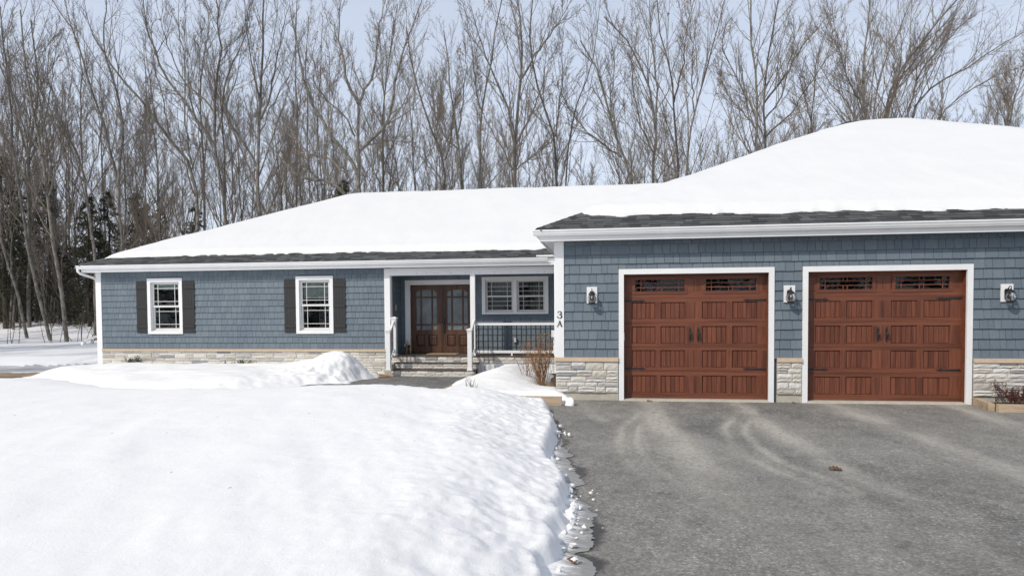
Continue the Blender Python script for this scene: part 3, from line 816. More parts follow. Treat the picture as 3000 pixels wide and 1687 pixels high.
MB().prism([(S - .31, 3.30), (S - .305, 3.30), (S - .305, 3.43), (S - .31, 3.43)], 'x', -1.06, -.42).build('splash_guard', W, house)
# downspout at the far corner
ds = MB(); ds.tube([(-15.95, S - .36, 3.24), (-15.95, S - .36, 3.17), (-15.90, S - .33, 3.10), (-15.72, S + .02, 2.98), (-15.68, S + .12, 2.90), (-15.68, S + .12, 1.15), (-15.70, S + .08, 1.05), (-15.98, S - .12, .90), (-16.03, S - .16, .84), (-16.03, S - .16, .76)], .042, 8)
ds.build('downspout', W, house, True)

# ---- roof: two intersecting hips, bare courses at the eaves, the rest under snow
SL = .478
def hip_faces(x0, x1, y0, y1, z):
    D = min(x1 - x0, y1 - y0) / 2
    if y1 - y0 <= x1 - x0: a, b = (x0 + D, y0 + D), (x1 - D, y0 + D)
    else: a, b = (x0 + D, y0 + D), (x0 + D, y1 - D)
    zr = z + SL * D
    V = [(x0, y0, z), (x1, y0, z), (x1, y1, z), (x0, y1, z), (a[0], a[1], zr), (b[0], b[1], zr)]
    F = [(0, 1, 5, 4), (1, 2, 5), (2, 3, 4, 5), (3, 0, 4)] if y1 - y0 <= x1 - x0 else [(0, 1, 4), (1, 2, 5, 4), (2, 3, 5), (3, 0, 4, 5)]
    return V, F
RG = (-.315, 18.35, -.315, 16.6, 3.352); RW = (-15.915, 16.0, S - .315, S - .315 + 2 * 6.6, 3.352)
rm = MB()
for R_ in (RG, RW): rm.add(*hip_faces(*R_))
roof = rm.build('roof', MA['roof'], house)
def hip_z(x, y, R_):
    x0, x1, y0, y1, z = R_
    return z + SL * np.minimum(np.minimum(x - x0, x1 - x), np.minimum(y - y0, y1 - y))
# shingle tabs
SHG = MB().add([(0, 0, .002), (1, 0, .002), (1, .2, 0), (0, .2, 0), (0, 0, .019), (1, 0, .019), (1, .2, .006), (0, .2, .006)],
               [(0, 3, 2, 1), (4, 5, 6, 7), (0, 1, 5, 4), (1, 2, 6, 5), (2, 3, 7, 6), (3, 0, 4, 7)]).mesh('shingle'); SHG.materials.append(MA['shingle'])
pit = math.atan(SL); cs, sn = math.cos(pit), math.sin(pit)
rnd = random.Random(4); nsh = 0; many = MB()
def shingle(x, s, w, R_, lift, own):
    global nsh
    y, z = R_[2] - .02 + s * cs, R_[4] - .01 + s * sn
    if own and nsh < 300:
        o = link(bpy.data.objects.new('shingle', SHG), roof); o.location = (x, y - sn * lift * 0, z + lift); o.rotation_euler = (pit, 0, 0); o.scale = (w - .004, 1, 1); nsh += 1
    else:
        vs_ = [(x + p[0] * (w - .004), y + p[1] * cs - p[2] * sn, z + p[1] * sn + p[2] * cs + lift) for p in [v.co for v in SHG.vertices]]
        many.add(vs_, [tuple(f.vertices) for f in SHG.polygons])
for R_, xa, xb, rows, own_rows in ((RG, -.3, 10.4, 9, 5), (RW, -15.9, -.36, 7, 3)):
    for k in range(rows):
        s0 = .142 * k; x = xa + s0 * cs + rnd.uniform(0, .1)
        while x < xb:
            w = rnd.choice((.13, .17, .2, .25, .3, .36)); w = min(w, xb - x + .01)
            own = (k < own_rows) and x < 9.6 and not (k > 2 and x > 3.0 and R_ is RG) 
            shingle(x, s0, w, R_, .004 + .005 * (rnd.random() < .45), own); x += w
tag(many.build('shingles', MA['shingle'], roof), kind='stuff')
# hip caps on the bare ends of the two front hips
for R_, n in ((RG, 7), (RW, 4)):
    for k in range(n):
        a = Vector((R_[0] - .02, R_[2] - .02, R_[4] + .012)) + Vector((1, 1, SL)) * (.115 * k)
        b = a + Vector((1, 1, SL)) * .15
        up = Vector((0, 0, .022 - .004 * 0)); L = Vector((-.09, .09, -.045)); Rr = Vector((.09, -.09, -.045))
        th = Vector((0, 0, .012))
        mb = MB().add([a + L, a + up, a + Rr, b + L, b + up - Vector((0, 0, .008)), b + Rr, a + L + th, a + up + th, a + Rr + th, b + L + th * .3, b + up, b + Rr + th * .3],
                      [(6, 7, 10, 9), (7, 8, 11, 10), (0, 3, 4, 1), (1, 4, 5, 2), (0, 1, 7, 6), (1, 2, 8, 7), (0, 6, 9, 3), (2, 5, 11, 8), (3, 9, 10, 4), (4, 10, 11, 5)])
        mb.build('ridge_cap', MA['shingle'], roof)

# snow lying on the roof: one smooth blanket, hips and valley rounded, ragged lower edge
def smin(a, b, k):
    h = np.clip(.5 + .5 * (b - a) / k, 0, 1); return b + (a - b) * h - k * h * (1 - h)
def soft_hip(x, y, R_, kf=1.3):
    x0, x1, y0, y1, z = R_
    d1, d2, d3, d4 = x - x0, x1 - x, y - y0, y1 - y
    kk = kf * sstep(.2, 4.0, np.minimum(np.minimum(d1, d2), np.minimum(d3, d4))) + .25
    return z + SL * smin(smin(d1, d2, kk), smin(d3, d4, kk), kk)
def roof_snow_z(x, y):
    zg, zw = soft_hip(x, y, RG), soft_hip(x, y, RW, .55)
    hard = np.maximum(hip_z(x, y, RG), hip_z(x, y, RW))
    soft = -smin(-zg, -zw, .5)
    # distance in from the exposed eaves
    eg = np.minimum(np.minimum(x - RG[0], RG[1] - x), np.minimum(y - RG[2], RG[3] - y))
    ew = np.minimum(np.minimum(x - RW[0], RW[1] - x), np.minimum(y - RW[2], RW[3] - y))
    gfront = np.interp(x, [-1, .4, .7, 1.2, 3, 6, 9, 12], [.84, .82, .72, .64, .57, .49, .43, .41])
    wfront = np.interp(x, [-16, -15.4, -14.5, -9, -1, 3], [.44, .47, .55, .58, .55, .53])
    scal = .050 * fbm(x * 1.6, y * .2, 401, 3) + .055 * np.abs(np.sin(x * 5.3 + 2.2 * fbm(x * .9, y * 0, 413, 2))) * (.6 + fbm(x * 1.1, y * 0, 414, 2)) + .030 * fbm(x * 4.2, y * .2, 411, 3) + .012 * fbm(x * 14, y * 3, 421, 2)
    sg = eg - gfront - 1.5 * scal; sw_ = np.minimum(ew - wfront + .0 * x, 9) - scal * 1.2
    sw_ = np.where(x - RW[0] < y - RW[2], np.minimum(x - RW[0] - .30, y - RW[2] - wfront) - scal, sw_)
    zgh, zwh = hip_z(x, y, RG), hip_z(x, y, RW)
    on_g = zgh > zwh
    inside = np.where(on_g, sg, sw_)
    inside = np.where((x > -.3) & (y < S), sg, inside)
    ins0 = np.minimum(inside + 1.4 * scal - .03, inside + .05)
    k = sstep(0, .30, ins0)
    T = .05 * sstep(-.015, .04, inside) + .100 * k + .05 * sstep(.2, 1.4, ins0)
    base = hard * (1 - k) + np.minimum(soft, hard + .1) * k
    z = base + T + .035 * k * fbm(x * .7, y * .5, 431, 4) + .010 * k * fbm((x + .4 * y) * 2.2, (y - .4 * x) * 1.0, 433, 3) + .010 * k * fbm(x * 5, y * 5, 436, 2) * (1 - sstep(.3, .8, inside))
    z = np.where(inside < -.012, hard - .06, z)
    return z, inside
for nm, xs, ys, cond, lab in (
    ('roof_snow', spaced((-.5, 3.0, .04), (3.0, 10.2, .05), (10.2, 18.4, .4)), spaced((-.4, .75, .03), (.75, 2.2, .08), (2.2, 16.7, .22)), 0, 'thick smooth snow on the garage hip roof above the garage doors'),
    ('roof_snow', spaced((-16.0, -13.0, .05), (-13.0, -.4, .055), (-.4, 7.2, .15)), spaced((S - .4, S + .75, .03), (S + .75, S + 2, .08), (S + 2, S + 13, .22)), 1, 'long smooth snow on the roof of the left wing and porch')):
    X, Y = np.meshgrid(xs, ys); Z, ins = roof_snow_z(X, Y)
    zg, zw = hip_z(X, Y, RG), hip_z(X, Y, RW)
    mine = (zg > zw - .28) if cond == 0 else (zw > zg - .03)
    keep = (ins > -.06) & mine
    o = obj(nm, grid_mesh(nm, xs, ys, Z - (.004 if cond else 0), True, keep), MAT['roofsnow'])
    tag(o, lab, kind='stuff')

# ---- garage doors
def garage_door(xa, xb, lab):
    """sectional carriage-style door: frame of rails and stiles, recessed bead-board panels, lites, straps and pulls"""
    cx = (xa + xb) / 2; x0, x1 = xa - .03, xb + .03
    yf, yr = .160, .189                                   # face of the frame, face of the recessed panels
    # casing and jambs
    cas = MB()
    cas.box(xa - .0995, xa, -.034, .02, -.004, GZ + .103); cas.box(xb, xb + .0995, -.034, .02, -.004, GZ + .103); cas.box(xa, xb, -.034, .02, GZ, GZ + .103)
    cas = cas.build('door_casing', W, house)
    jm = MB(); jm.box(xa - .098, xa - .012, .021, .30, -.004, GZ + .02); jm.box(xb + .012, xb + .098, .021, .30, -.004, GZ + .02); jm.box(xa - .012, xb + .012, .021, .30, GZ + .012, GZ + .10)
    jm.build('jamb', W, cas)
    jl = MB(); jl.box(xa - .012, xa - .001, .022, .15, .03, GZ + .01); jl.box(xb + .001, xb + .012, .022, .15, .03, GZ + .01)
    jl.build('weather_strip', MA['garage_h'], cas)
    dr = empty('garage_door', house, (0, 0, 0)); tag(dr, lab)
    cols = [(cx - 1.195, cx - .728), (cx - .630, cx - .158), (cx + .167, cx + .637), (cx + .742, cx + 1.211)]
    cols = [(a - .015, b - .015) for a, b in cols]
    rows = [(.139, .486), (.645, .988), (1.117, 1.462), (1.603, 1.936)]
    secs = [.03, .565, 1.052, 1.532, 2.015, GZ + .03]
    wins = [(cx - 1.145, cx - .185), (cx + .215, cx + 1.165)]; wz = (2.150, 2.381)
    for k in range(5):
        za, zb = secs[k], secs[k + 1]
        holes = [(c[0], c[1], rows[k][0], rows[k][1]) for c in cols] if k < 4 else [(a, b, wz[0], wz[1]) for a, b in wins]
        # frame of this section: rails run across, stiles between
        zs = holes[0][2], holes[0][3]
        mb = MB(); mb.box(x0, x1, yf, .21, za + .002, zs[0]); mb.box(x0, x1, yf, .21, zs[1], zb - .002)
        o = mb.build('section_rail', MA['garage_h'], dr)
        edges = [x0] + [e for h in holes for e in (h[0], h[1])] + [x1]
        for a, b in zip(edges[0::2], edges[1::2]):
            if a < cx < b:
                MB().box(a, cx - .003, yf, .21, zs[0], zs[1]).build('stile', MA['garage_v'], dr); MB().box(cx + .003, b, yf, .21, zs[0], zs[1]).build('stile', MA['garage_v'], dr)
            else: MB().box(a, b, yf, .21, zs[0], zs[1]).build('stile', MA['garage_v'], dr)
        if k < 4:
            for a, b, c, d in holes:
                mb = MB(); n = 5; wv = (b - a - .028) / n
                # bevelled lip round the recess
                for p, q in (((a, c), (b, d)),):
                    t = .014
                    mb.add([(a, yf, c), (b, yf, c), (b, yf, d), (a, yf, d), (a + t, yr, c + t), (b - t, yr, c + t), (b - t, yr, d - t), (a + t, yr, d - t)],
                           [(0, 1, 5, 4), (1, 2, 6, 5), (2, 3, 7, 6), (3, 0, 4, 7)])
                for i in range(n):
                    p = a + .014 + i * wv
                    mb.add([(p + .006, yr - .013, c + .016), (p + wv - .006, yr - .013, c + .016), (p + wv - .006, yr - .013, d - .016), (p + .006, yr - .013, d - .016),
                            (p, yr, c + .016), (p + wv, yr, c + .016), (p + wv, yr, d - .016), (p, yr, d - .016)], [(0, 1, 2, 3), (4, 0, 3, 7), (1, 5, 6, 2), (4, 5, 1, 0), (3, 2, 6, 7)])
                mb.build('bead_board_panel', MA['garage_v'], dr)
        else:
            for a, b in wins:
                c, d = wz
                t = .05; mb = MB()
                for (p, q, r, s_) in ((a - t, b + t, c - t, c), (a - t, b + t, d, d + t), (a - t, a, c, d), (b, b + t, c, d)): mb.box(p, q, yf - .014, yf, r, s_)
                for (p, q, r, s_) in ((a - .012, b + .012, c - .012, c + .003), (a - .012, b + .012, d - .003, d + .012), (a - .012, a + .003, c, d), (b - .003, b + .012, c, d)): mb.box(p, q, yf - .021, yf - .014, r, s_)
                mb.build('lite_frame', MA['garage_h'], dr)
                MB().box(a, b, .19, .194, c, d).build('lite_pane', MA['glass'], dr)
                mt = .0085; mu = MB(); h1, h2 = c + (d - c) * .333, c + (d - c) * .70
                for z in (h1, h2): mu.box(a, b, .170, .186, z - mt, z + mt)
                for f in (.12, .885): x = a + (b - a) * f; mu.box(x - mt, x + mt, .171, .185, c, d)
                for f in (.460, .540): x = a + (b - a) * f; mu.box(x - mt, x + mt, .1715, .1845, c, h1 - mt); mu.box(x - mt, x + mt, .1715, .1845, h2 + mt, d)
                mu.build('muntin', MA['garage_h'], dr)
    # dark garage behind the glass
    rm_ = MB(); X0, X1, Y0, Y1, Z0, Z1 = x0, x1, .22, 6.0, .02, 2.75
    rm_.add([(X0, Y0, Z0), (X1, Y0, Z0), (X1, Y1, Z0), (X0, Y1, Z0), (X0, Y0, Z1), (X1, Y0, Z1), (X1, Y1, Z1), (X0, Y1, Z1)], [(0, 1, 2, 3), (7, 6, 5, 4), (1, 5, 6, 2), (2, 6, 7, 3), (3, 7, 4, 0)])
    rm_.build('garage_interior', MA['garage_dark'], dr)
    # strap hinges
    for z in (1.966, .621):
        for sx, xe in ((1, xa + .001), (-1, xb - .012)):
            L = .43; pl = [(0, -.022), (L * .72, -.013), (L * .80, -.026), (L, 0), (L * .80, .026), (L * .72, .013), (0, .022)]
            o = MB().prism([(xe + sx * p, z + q) for p, q in pl], 'y', yf - .010, yf - .001).build('strap_hinge', MA['iron'], dr); fix_normals(o)
    # pulls
    for x in (cx - .075, cx + .078):
        mb = MB(); zc = 1.29
        mb.prism([(x - .012, zc - .10), (x + .012, zc - .10), (x + .015, zc + .10), (x - .015, zc + .10)], 'y', yf - .008, yf - .001)
        for sg in (-1, 1): mb.prism([(x - .021, zc + sg * .095), (x, zc + sg * .15), (x + .021, zc + sg * .095), (x, zc + sg * .075)], 'y', yf - .009, yf - .0015)
        mb.tube([(x, yf - .006, zc - .08), (x, yf - .045, zc - .055), (x, yf - .06, zc), (x, yf - .045, zc + .055), (x, yf - .006, zc + .08)], [.009, .013, .014, .013, .009], 8)
        fix_normals(mb.build('pull_handle', MA['iron'], dr))
    MB().box(xa, xa + .012, .02, .06, 1.18, 1.33).build('door_sensor', W, dr)
    return dr
garage_door(*GD[0], 'red-brown carriage garage door beside the house number')
garage_door(*GD[1], 'red-brown carriage garage door furthest from the porch')

# ---- windows
def room_box(parent, x0, x1, y0, y1, z0, z1, mat):
    mb = MB(); mb.add([(x0, y0, z0), (x1, y0, z0), (x1, y1, z0), (x0, y1, z0), (x0, y0, z1), (x1, y0, z1), (x1, y1, z1), (x0, y1, z1)],
                      [(0, 1, 2, 3), (7, 6, 5, 4), (1, 5, 6, 2), (2, 6, 7, 3), (3, 7, 4, 0)])
    return mb.build('room', mat, parent)
def sash(parent, x0, x1, z0, z1, y, st, rail_b, rail_t, vf, hf, mw=.011):
    mb = MB(); mb.box(x0, x0 + st, y, y + .035, z0, z1); mb.box(x1 - st, x1, y, y + .035, z0, z1); mb.box(x0 + st, x1 - st, y, y + .035, z0, z0 + rail_b); mb.box(x0 + st, x1 - st, y, y + .035, z1 - rail_t, z1)
    mb.build('sash', MA['sash'], parent)
    a, b, c, d = x0 + st, x1 - st, z0 + rail_b, z1 - rail_t
    MB().box(a - .004, b + .004, y + .016, y + .020, c - .004, d + .004).build('pane', MA['glass'], parent)
    mu = MB()
    for f in vf: mu.box(a + (b - a) * f - mw, a + (b - a) * f + mw, y + .006, y + .0155, c, d)
    for f in hf: mu.box(a, b, y + .007, y + .0150, c + (d - c) * f - mw, c + (d - c) * f + mw)
    mu.build('muntin', MA['sash'], parent)
    return a, b, c, d
def blind(parent, x0, x1, z0, z1, y, step=.028):
    mb = MB(); z = z1
    mb.box(x0, x1, y - .01, y + .03, z1 - .035, z1); z -= .04
    while z > z0: mb.add([(x0, y, z), (x1, y, z), (x1, y + .022, z - .02), (x0, y + .022, z - .02)], [(0, 1, 2, 3)]); z -= step
    mb.box(x0, x1, y, y + .02, z0 - .02, z0)
    mb.build('blind', MA['blind'], parent)
def wing_window(x0, x1, drop):
    w = empty('window', house); y = S; z0, z1 = WZ0, WZ1; t = .105
    mb = MB(); mb.box(x0, x0 + t, y - .045, y + .021, z0, z1); mb.box(x1 - t, x1, y - .045, y + .021, z0, z1); mb.box(x0 + t, x1 - t, y - .045, y + .021, z1 - .115, z1); mb.box(x0 + t, x1 - t, y - .05, y + .021, z0, z0 + .095)
    mb.build('casing', W, w)
    a, b, c, d = x0 + t, x1 - t, z0 + .095, z1 - .115
    mb = MB(); mb.box(a - .02, a + .03, y + .022, y + .14, c - .02, d + .02); mb.box(b - .03, b + .02, y + .022, y + .14, c - .02, d + .02); mb.box(a + .03, b - .03, y + .022, y + .14, d - .03, d + .02); mb.box(a + .03, b - .03, y + .022, y + .14, c - .02, c + .03)
    mb.build('frame', MA['sash'], w)
    a, b, c, d = a + .03, b - .03, c + .03, d - .03; zm = (c + d) / 2 + .005
    sash(w, a, b, zm - .03, d, y + .035, .045, .06, .045, (.165, .85), (.19, .81), .0085)
    sash(w, a, b, c, zm + .02, y + .075, .05, .06, .045, (.165, .85), (.19, .80), .0085)
    blind(w, a + .02, b - .02, d - .045 - drop, d - .03, y + .16)
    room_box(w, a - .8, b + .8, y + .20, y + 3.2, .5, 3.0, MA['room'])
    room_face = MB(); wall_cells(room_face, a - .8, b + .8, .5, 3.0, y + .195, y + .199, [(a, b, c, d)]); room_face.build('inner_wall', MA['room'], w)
    return w
tag(wing_window(*WIN[0], .14), 'window nearest the far corner with its blind drawn up')
tag(wing_window(*WIN[1], .47), 'window nearest the porch with its blind half lowered')
def shutter(x0, x1):
    sh = empty('shutter', house); n = 4; w = (x1 - x0) / n
    for k in range(n): MB().box(x0 + k * w + .002, x0 + (k + 1) * w - .002, S - .032, S - .012, 1.170, 2.838).build('board', MA['shutter'], sh)
    for z0, z1 in ((2.587, 2.694), (1.955, 2.055), (1.333, 1.425)): MB().box(x0 + .006, x1 - .006, S - .052, S - .0325, z0, z1).build('batten', MA['shutter'], sh)
for a, b in ((-14.150, -13.755), (-12.525, -12.105), (-9.057, -8.667), (-7.437, -7.040)): shutter(a, b)
def porch_window():
    w = empty('window', house); tag(w, 'twin white window with many small panes above the porch railing'); y = B; x0, x1, z0, z1 = PW
    mb = MB(); t = .105; xm = (x0 + x1) / 2
    mb.box(x0, x0 + t, y - .05, y + .021, z0, z1); mb.box(x1 - t, x1, y - .05, y + .021, z0, z1); mb.box(x0 + t, x1 - t, y - .05, y + .021, z1 - .115, z1); mb.box(x0 + t, x1 - t, y - .055, y + .021, z0, z0 + .07); mb.box(xm - .055, xm + .055, y - .045, y + .021, z0 + .07, z1 - .115)
    mb.build('casing', W, w)
    for a, b in ((x0 + t, xm - .055), (xm + .055, x1 - t)):
        c, d = z0 + .07, z1 - .115
        mb = MB(); mb.box(a - .02, a + .03, y + .022, y + .14, c - .02, d + .02); mb.box(b - .03, b + .02, y + .022, y + .14, c - .02, d + .02); mb.box(a + .03, b - .03, y + .022, y + .14, d - .02, d + .02); mb.box(a + .03, b - .03, y + .022, y + .14, c - .02, c + .025)
        mb.build('frame', MA['sash'], w)
        a, b, c, d = a + .03, b - .03, c + .025, d - .02; zm = (c + d) / 2
        sash(w, a, b, zm - .03, d, y + .03, .032, .05, .03, (.17, .82), (.33, .66), .0065); sash(w, a, b, c, zm + .015, y + .07, .035, .04, .035, (.18, .82), (.33, .66), .0065)
        cu = MB(); n = 26
        for k, (p, q) in enumerate(((a + .0, b - .0),)):
            pts = [(p + (q - p) * i / n, y + .33 + .03 * math.sin(i * 1.9)) for i in range(n + 1)]
            zt, zb = d, (c + (d - c) * .62 if a < xm else c + .02)
            sel = range(n) if a < xm else range(int(n * .40), n)
            for i in sel: cu.add([(pts[i][0], pts[i][1], zb), (pts[i + 1][0], pts[i + 1][1], zb), (pts[i + 1][0], pts[i + 1][1], zt), (pts[i][0], pts[i][1], zt)], [(0, 1, 2, 3)])
        cu.build('curtain', MA['curtain'], w)
    room_box(w, x0 - .6, x1 + .3, y + .20, y + 3.5, .7, 3.0, MA['room'])
    rf_ = MB(); wall_cells(rf_, x0 - .6, x1 + .3, .7, 3.0, y + .195, y + .199, [(x0 + t, x1 - t, z0 + .07, z1 - .1)]); rf_.build('inner_wall', MA['room'], w)
porch_window()

# ---- front door: two arched-lite leaves in a white casing
mb = MB(); mb.box(FD[0] - .168, FD[0], B - .05, B + .021, .455, FD[3] + .15); mb.box(FD[1], FD[1] + .105, B - .05, B + .021, .455, FD[3] + .15); mb.box(FD[0], FD[1], B - .05, B + .021, FD[3], FD[3] + .15)
mb.build('door_casing', W, house)
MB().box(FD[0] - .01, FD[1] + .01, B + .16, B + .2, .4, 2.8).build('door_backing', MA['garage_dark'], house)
def leaf(x0, x1, handle):
    d = empty('front_door', house); yf = B + .06; z0, z1 = .482, FD[3] - .005
    a, b = x0 + .165, x1 - .165; w = b - a; xm = (a + b) / 2
    gz0, gz1, gzs = 1.205, 2.508, 2.385            # sill, crown and spring of the arched glass
    def arch(x): u = (x - xm) / (w / 2); return gzs + (gz1 - gzs) * math.sqrt(max(0, 1 - u * u * .98))
    pa, pb = a - .02, b + .02; pz0, pz1 = .692, 1.048; pm = (pa + pb) / 2
    # frame pieces
    mb = MB(); mb.box(x0 + .003, a, yf, yf + .05, z0, z1); mb.box(b, x1 - .003, yf, yf + .05, z0, z1); mb.box(a, b, yf, yf + .05, pz1, gz0); mb.box(a, b, yf, yf + .05, z0, pz0); mb.box(pm - .065, pm + .065, yf, yf + .05, pz0, pz1)
    n = 14; xs_ = [a + w * i / n for i in range(n + 1)]
    mb.prism([(xs_[i], arch(xs_[i])) for i in range(n + 1)] + [(b, z1), (a, z1)], 'y', yf, yf + .05)
    fix_normals(mb.build('leaf_frame', MA['door'], d))
    for p, q in ((a, pm - .065), (pm + .065, b)):
        MB().add([(p, yf + .045, pz0), (q, yf + .045, pz0), (q, yf + .045, pz1), (p, yf + .045, pz1), (p + .02, yf + .02, pz0 + .02), (q - .02, yf + .02, pz0 + .02), (q - .02, yf + .02, pz1 - .02), (p + .02, yf + .02, pz1 - .02),
                  (p + .05, yf + .012, pz0 + .05), (q - .05, yf + .012, pz0 + .05), (q - .05, yf + .012, pz1 - .05), (p + .05, yf + .012, pz1 - .05)],
                 [(0, 1, 5, 4), (1, 2, 6, 5), (2, 3, 7, 6), (3, 0, 4, 7), (4, 5, 9, 8), (5, 6, 10, 9), (6, 7, 11, 10), (7, 4, 8, 11), (8, 9, 10, 11)]).build('raised_panel', MA['door'], d)
    vx = [a, a + w * .235, a + w * .765, b]; vz = [gz0, 1.375, 2.262]
    mu = MB(); t = .021
    for x in vx[1:3]: mu.box(x - t, x + t, yf + .004, yf + .046, gz0, arch(x) - .003)
    for z in vz[1:]: mu.box(a, b, yf + .007, yf + .043, z - t, z + t)
    mu.build('muntin', MA['door'], d)
    for i in range(3):
        for j in range(3):
            p, q = vx[i] + (t if i else 0), vx[i + 1] - (t if i < 2 else 0); zlo = vz[j] + (t if j else 0)
            if j < 2: poly = [(p, zlo), (q, zlo), (q, vz[j + 1] - t), (p, vz[j + 1] - t)]
            else: ks = [q + (p - q) * k / 6 for k in range(7)]; poly = [(p, zlo), (q, zlo)] + [(k, arch(k)) for k in ks]
            c_ = (sum(v[0] for v in poly) / len(poly), sum(v[1] for v in poly) / len(poly)); y = yf + .026
            inn = [(c_[0] + (v[0] - c_[0]) * .86, c_[1] + (v[1] - c_[1]) * .93) for v in poly]; m_ = len(poly)
            g = MB().add([(v[0], y, v[1]) for v in poly] + [(v[0], y - .006, v[1]) for v in inn], [tuple(range(m_, 2 * m_))] + [(k, (k + 1) % m_, (k + 1) % m_ + m_, k + m_) for k in range(m_)])
            fix_normals(g.build('glass_lite', MA['tglass'], d))
    if handle:
        hb = MB(); x = x0 + .07
        hb.lathe([(0, 0), (.03, 0)], 0, 0, 4)
        hb = MB(); hb.tube([(x, yf - .002, 1.60), (x, yf - .03, 1.60)], .034, 12); hb.prism([(x - .026, 1.30), (x + .026, 1.30), (x + .03, 1.50), (x, 1.55), (x - .03, 1.50)], 'y', yf - .012, yf - .001)
        hb.tube([(x, yf - .01, 1.47), (x, yf - .06, 1.43), (x, yf - .065, 1.30), (x, yf - .05, 1.18), (x, yf - .01, 1.14)], [.011, .013, .014, .012, .01], 8); hb.prism([(x - .016, 1.10), (x + .016, 1.10), (x + .012, 1.18), (x - .012, 1.18)], 'y', yf - .012, yf - .001)
        fix_normals(hb.build('door_handle', MA['iron'], d))
        MB().box(x0 - .028, x0 + .028, yf - .014, yf - .002, z0, z1).build('astragal', MA['door'], d)
    return d
fdm = -4.272
tag(leaf(FD[0], fdm, False), 'stained wood door leaf nearest the house corner, arched glass')
tag(leaf(fdm, FD[1], True), 'stained wood door leaf carrying the dark handle set')
MB().box(FD[0], FD[1], B - .02, B + .12, .462, .482).build('door_sill', MA['iron'], house)

# ---- porch: floor, steps, posts, beam, railings, skirt
PF = .46
for k in range(10):
    y0 = S - .124 + k * .128; MB().box(-5.59, -.03, y0 + .002, min(y0 + .126, B + .02), PF - .03, PF).build('deck_board', MA['deck'], house)
steps = [(5.93, .265, 6.235, .295), (5.62, .075, 5.93, .105)]
rnd = random.Random(21)
def step(x0, x1, yfront, yback, ztop, zbot, tread=True):
    st = empty('step', house)
    MB().box(x0 + .01, x1 - .01, yfront + .045, yback, zbot, ztop - .033).build('core', MA['stone'], st)
    if tread: MB().box(x0 - .02, x1 + .05, yfront - .012, yback + .02, ztop - .030, ztop).build('tread', MA['deck'], st)
    ashlar(x0, x1, zbot + .002, ztop - .032, yfront, st, rnd, .06, .105, .18, .40, .045)
    return st
step(-5.36, -2.86, 6.235, 6.60, .268, .082); step(-5.36, -2.86, 5.93, 6.26, .080, -.13)
st = step(-5.60, -.03, S - .112, S + .3, PF - .002, .235, False)
step(-5.36, -2.86, 6.54, 6.60, PF - .034, .268, False) if False else None
MB().box(-5.60, -5.372, 5.99, S - .03, -.14, .234).build('stair_cheek', MA['concrete'], house)
# white skirt of vertical slats under the porch edge
mb = MB().box(-2.88, -.03, S - .075, S - .05, .165, .232); mb.build('skirt_rail', W, house)
x = -2.88
while x < -.05:
    MB().box(x, min(x + .098, -.03), S - .072, S - .055, -.14, .164).build('skirt_slat', W, house); x += .110
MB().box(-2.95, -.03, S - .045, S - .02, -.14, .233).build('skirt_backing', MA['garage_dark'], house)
# beam and posts
MB().box(-5.608, -.031, S - .04, S + .10, 2.905, 3.12).build('porch_beam', W, house)
hk = MB()
for x in (-4.75, -4.45, -4.2, -4.1, -3.7, -3.25, -2.8, -2.35, -1.85, -1.4, -1.05, -.85):
    hk.tube([(x, S - .042, 2.985), (x, S - .055, 2.97), (x + .006, S - .055, 2.945)], .006, 5)
hk.build('light_hook', MA['plastic'], house)
def post(x, y, z0, z1, w, nm, cap):
    p = empty(nm, house); MB().box(x - w / 2, x + w / 2, y - w / 2, y + w / 2, z0, z1).build('shaft', W, p)
    MB().box(x - w / 2 - .018, x + w / 2 + .018, y - w / 2 - .018, y + w / 2 + .018, z0 + .001, z0 + .05).build('base_skirt', W, p)
    if cap:
        h = w / 2
        MB().box(x - h - .015, x + h + .015, y - h - .015, y + h + .015, z1 - .05, z1 - .03).build('collar', W, p)
        MB().add([(x - h - .025, y - h - .025, z1 + .001), (x + h + .025, y - h - .025, z1 + .001), (x + h + .025, y + h + .025, z1 + .001), (x - h - .025, y + h + .025, z1 + .001),
                  (x - h - .025, y - h - .025, z1 + .03), (x + h + .025, y - h - .025, z1 + .03), (x + h + .025, y + h + .025, z1 + .03), (x - h - .025, y + h + .025, z1 + .03), (x, y, z1 + .07)],
                 [(0, 3, 2, 1), (0, 1, 5, 4), (1, 2, 6, 5), (2, 3, 7, 6), (3, 0, 4, 7), (4, 5, 8), (5, 6, 8), (6, 7, 8), (7, 4, 8)]).build('cap', W, p)
post(-3.025, S - .045 + .075, PF, 2.904, .145, 'porch_post', False)
post(-5.378, 5.72, .081, 1.235, .125, 'newel_post', True); post(-2.936, 5.72, .081, 1.245, .125, 'newel_post', True)
post(-5.462, 6.47 + .07, PF, 1.585, .14, 'newel_post', True)
# level railing beside the post
rl = empty('railing', house); yR = S + .03
MB().box(-2.95, -.032, yR - .035, yR + .035, 1.375, 1.445).build('top_rail', W, rl); MB().box(-2.95, -.032, yR - .025, yR + .025, .535, .615).build('bottom_rail', W, rl)
MB().prism([(-1.875, PF), (-1.815, PF), (-1.83, .535), (-1.86, .535)], 'y', yR - .03, yR + .03).build('rail_foot', W, rl)
n = 20
for k in range(n): x = -2.86 + (2.86 - .10) * k / (n - 1); MB().box(x - .015, x + .015, yR - .015, yR + .015, .615, 1.375).build('baluster', MA['baluster'], rl)
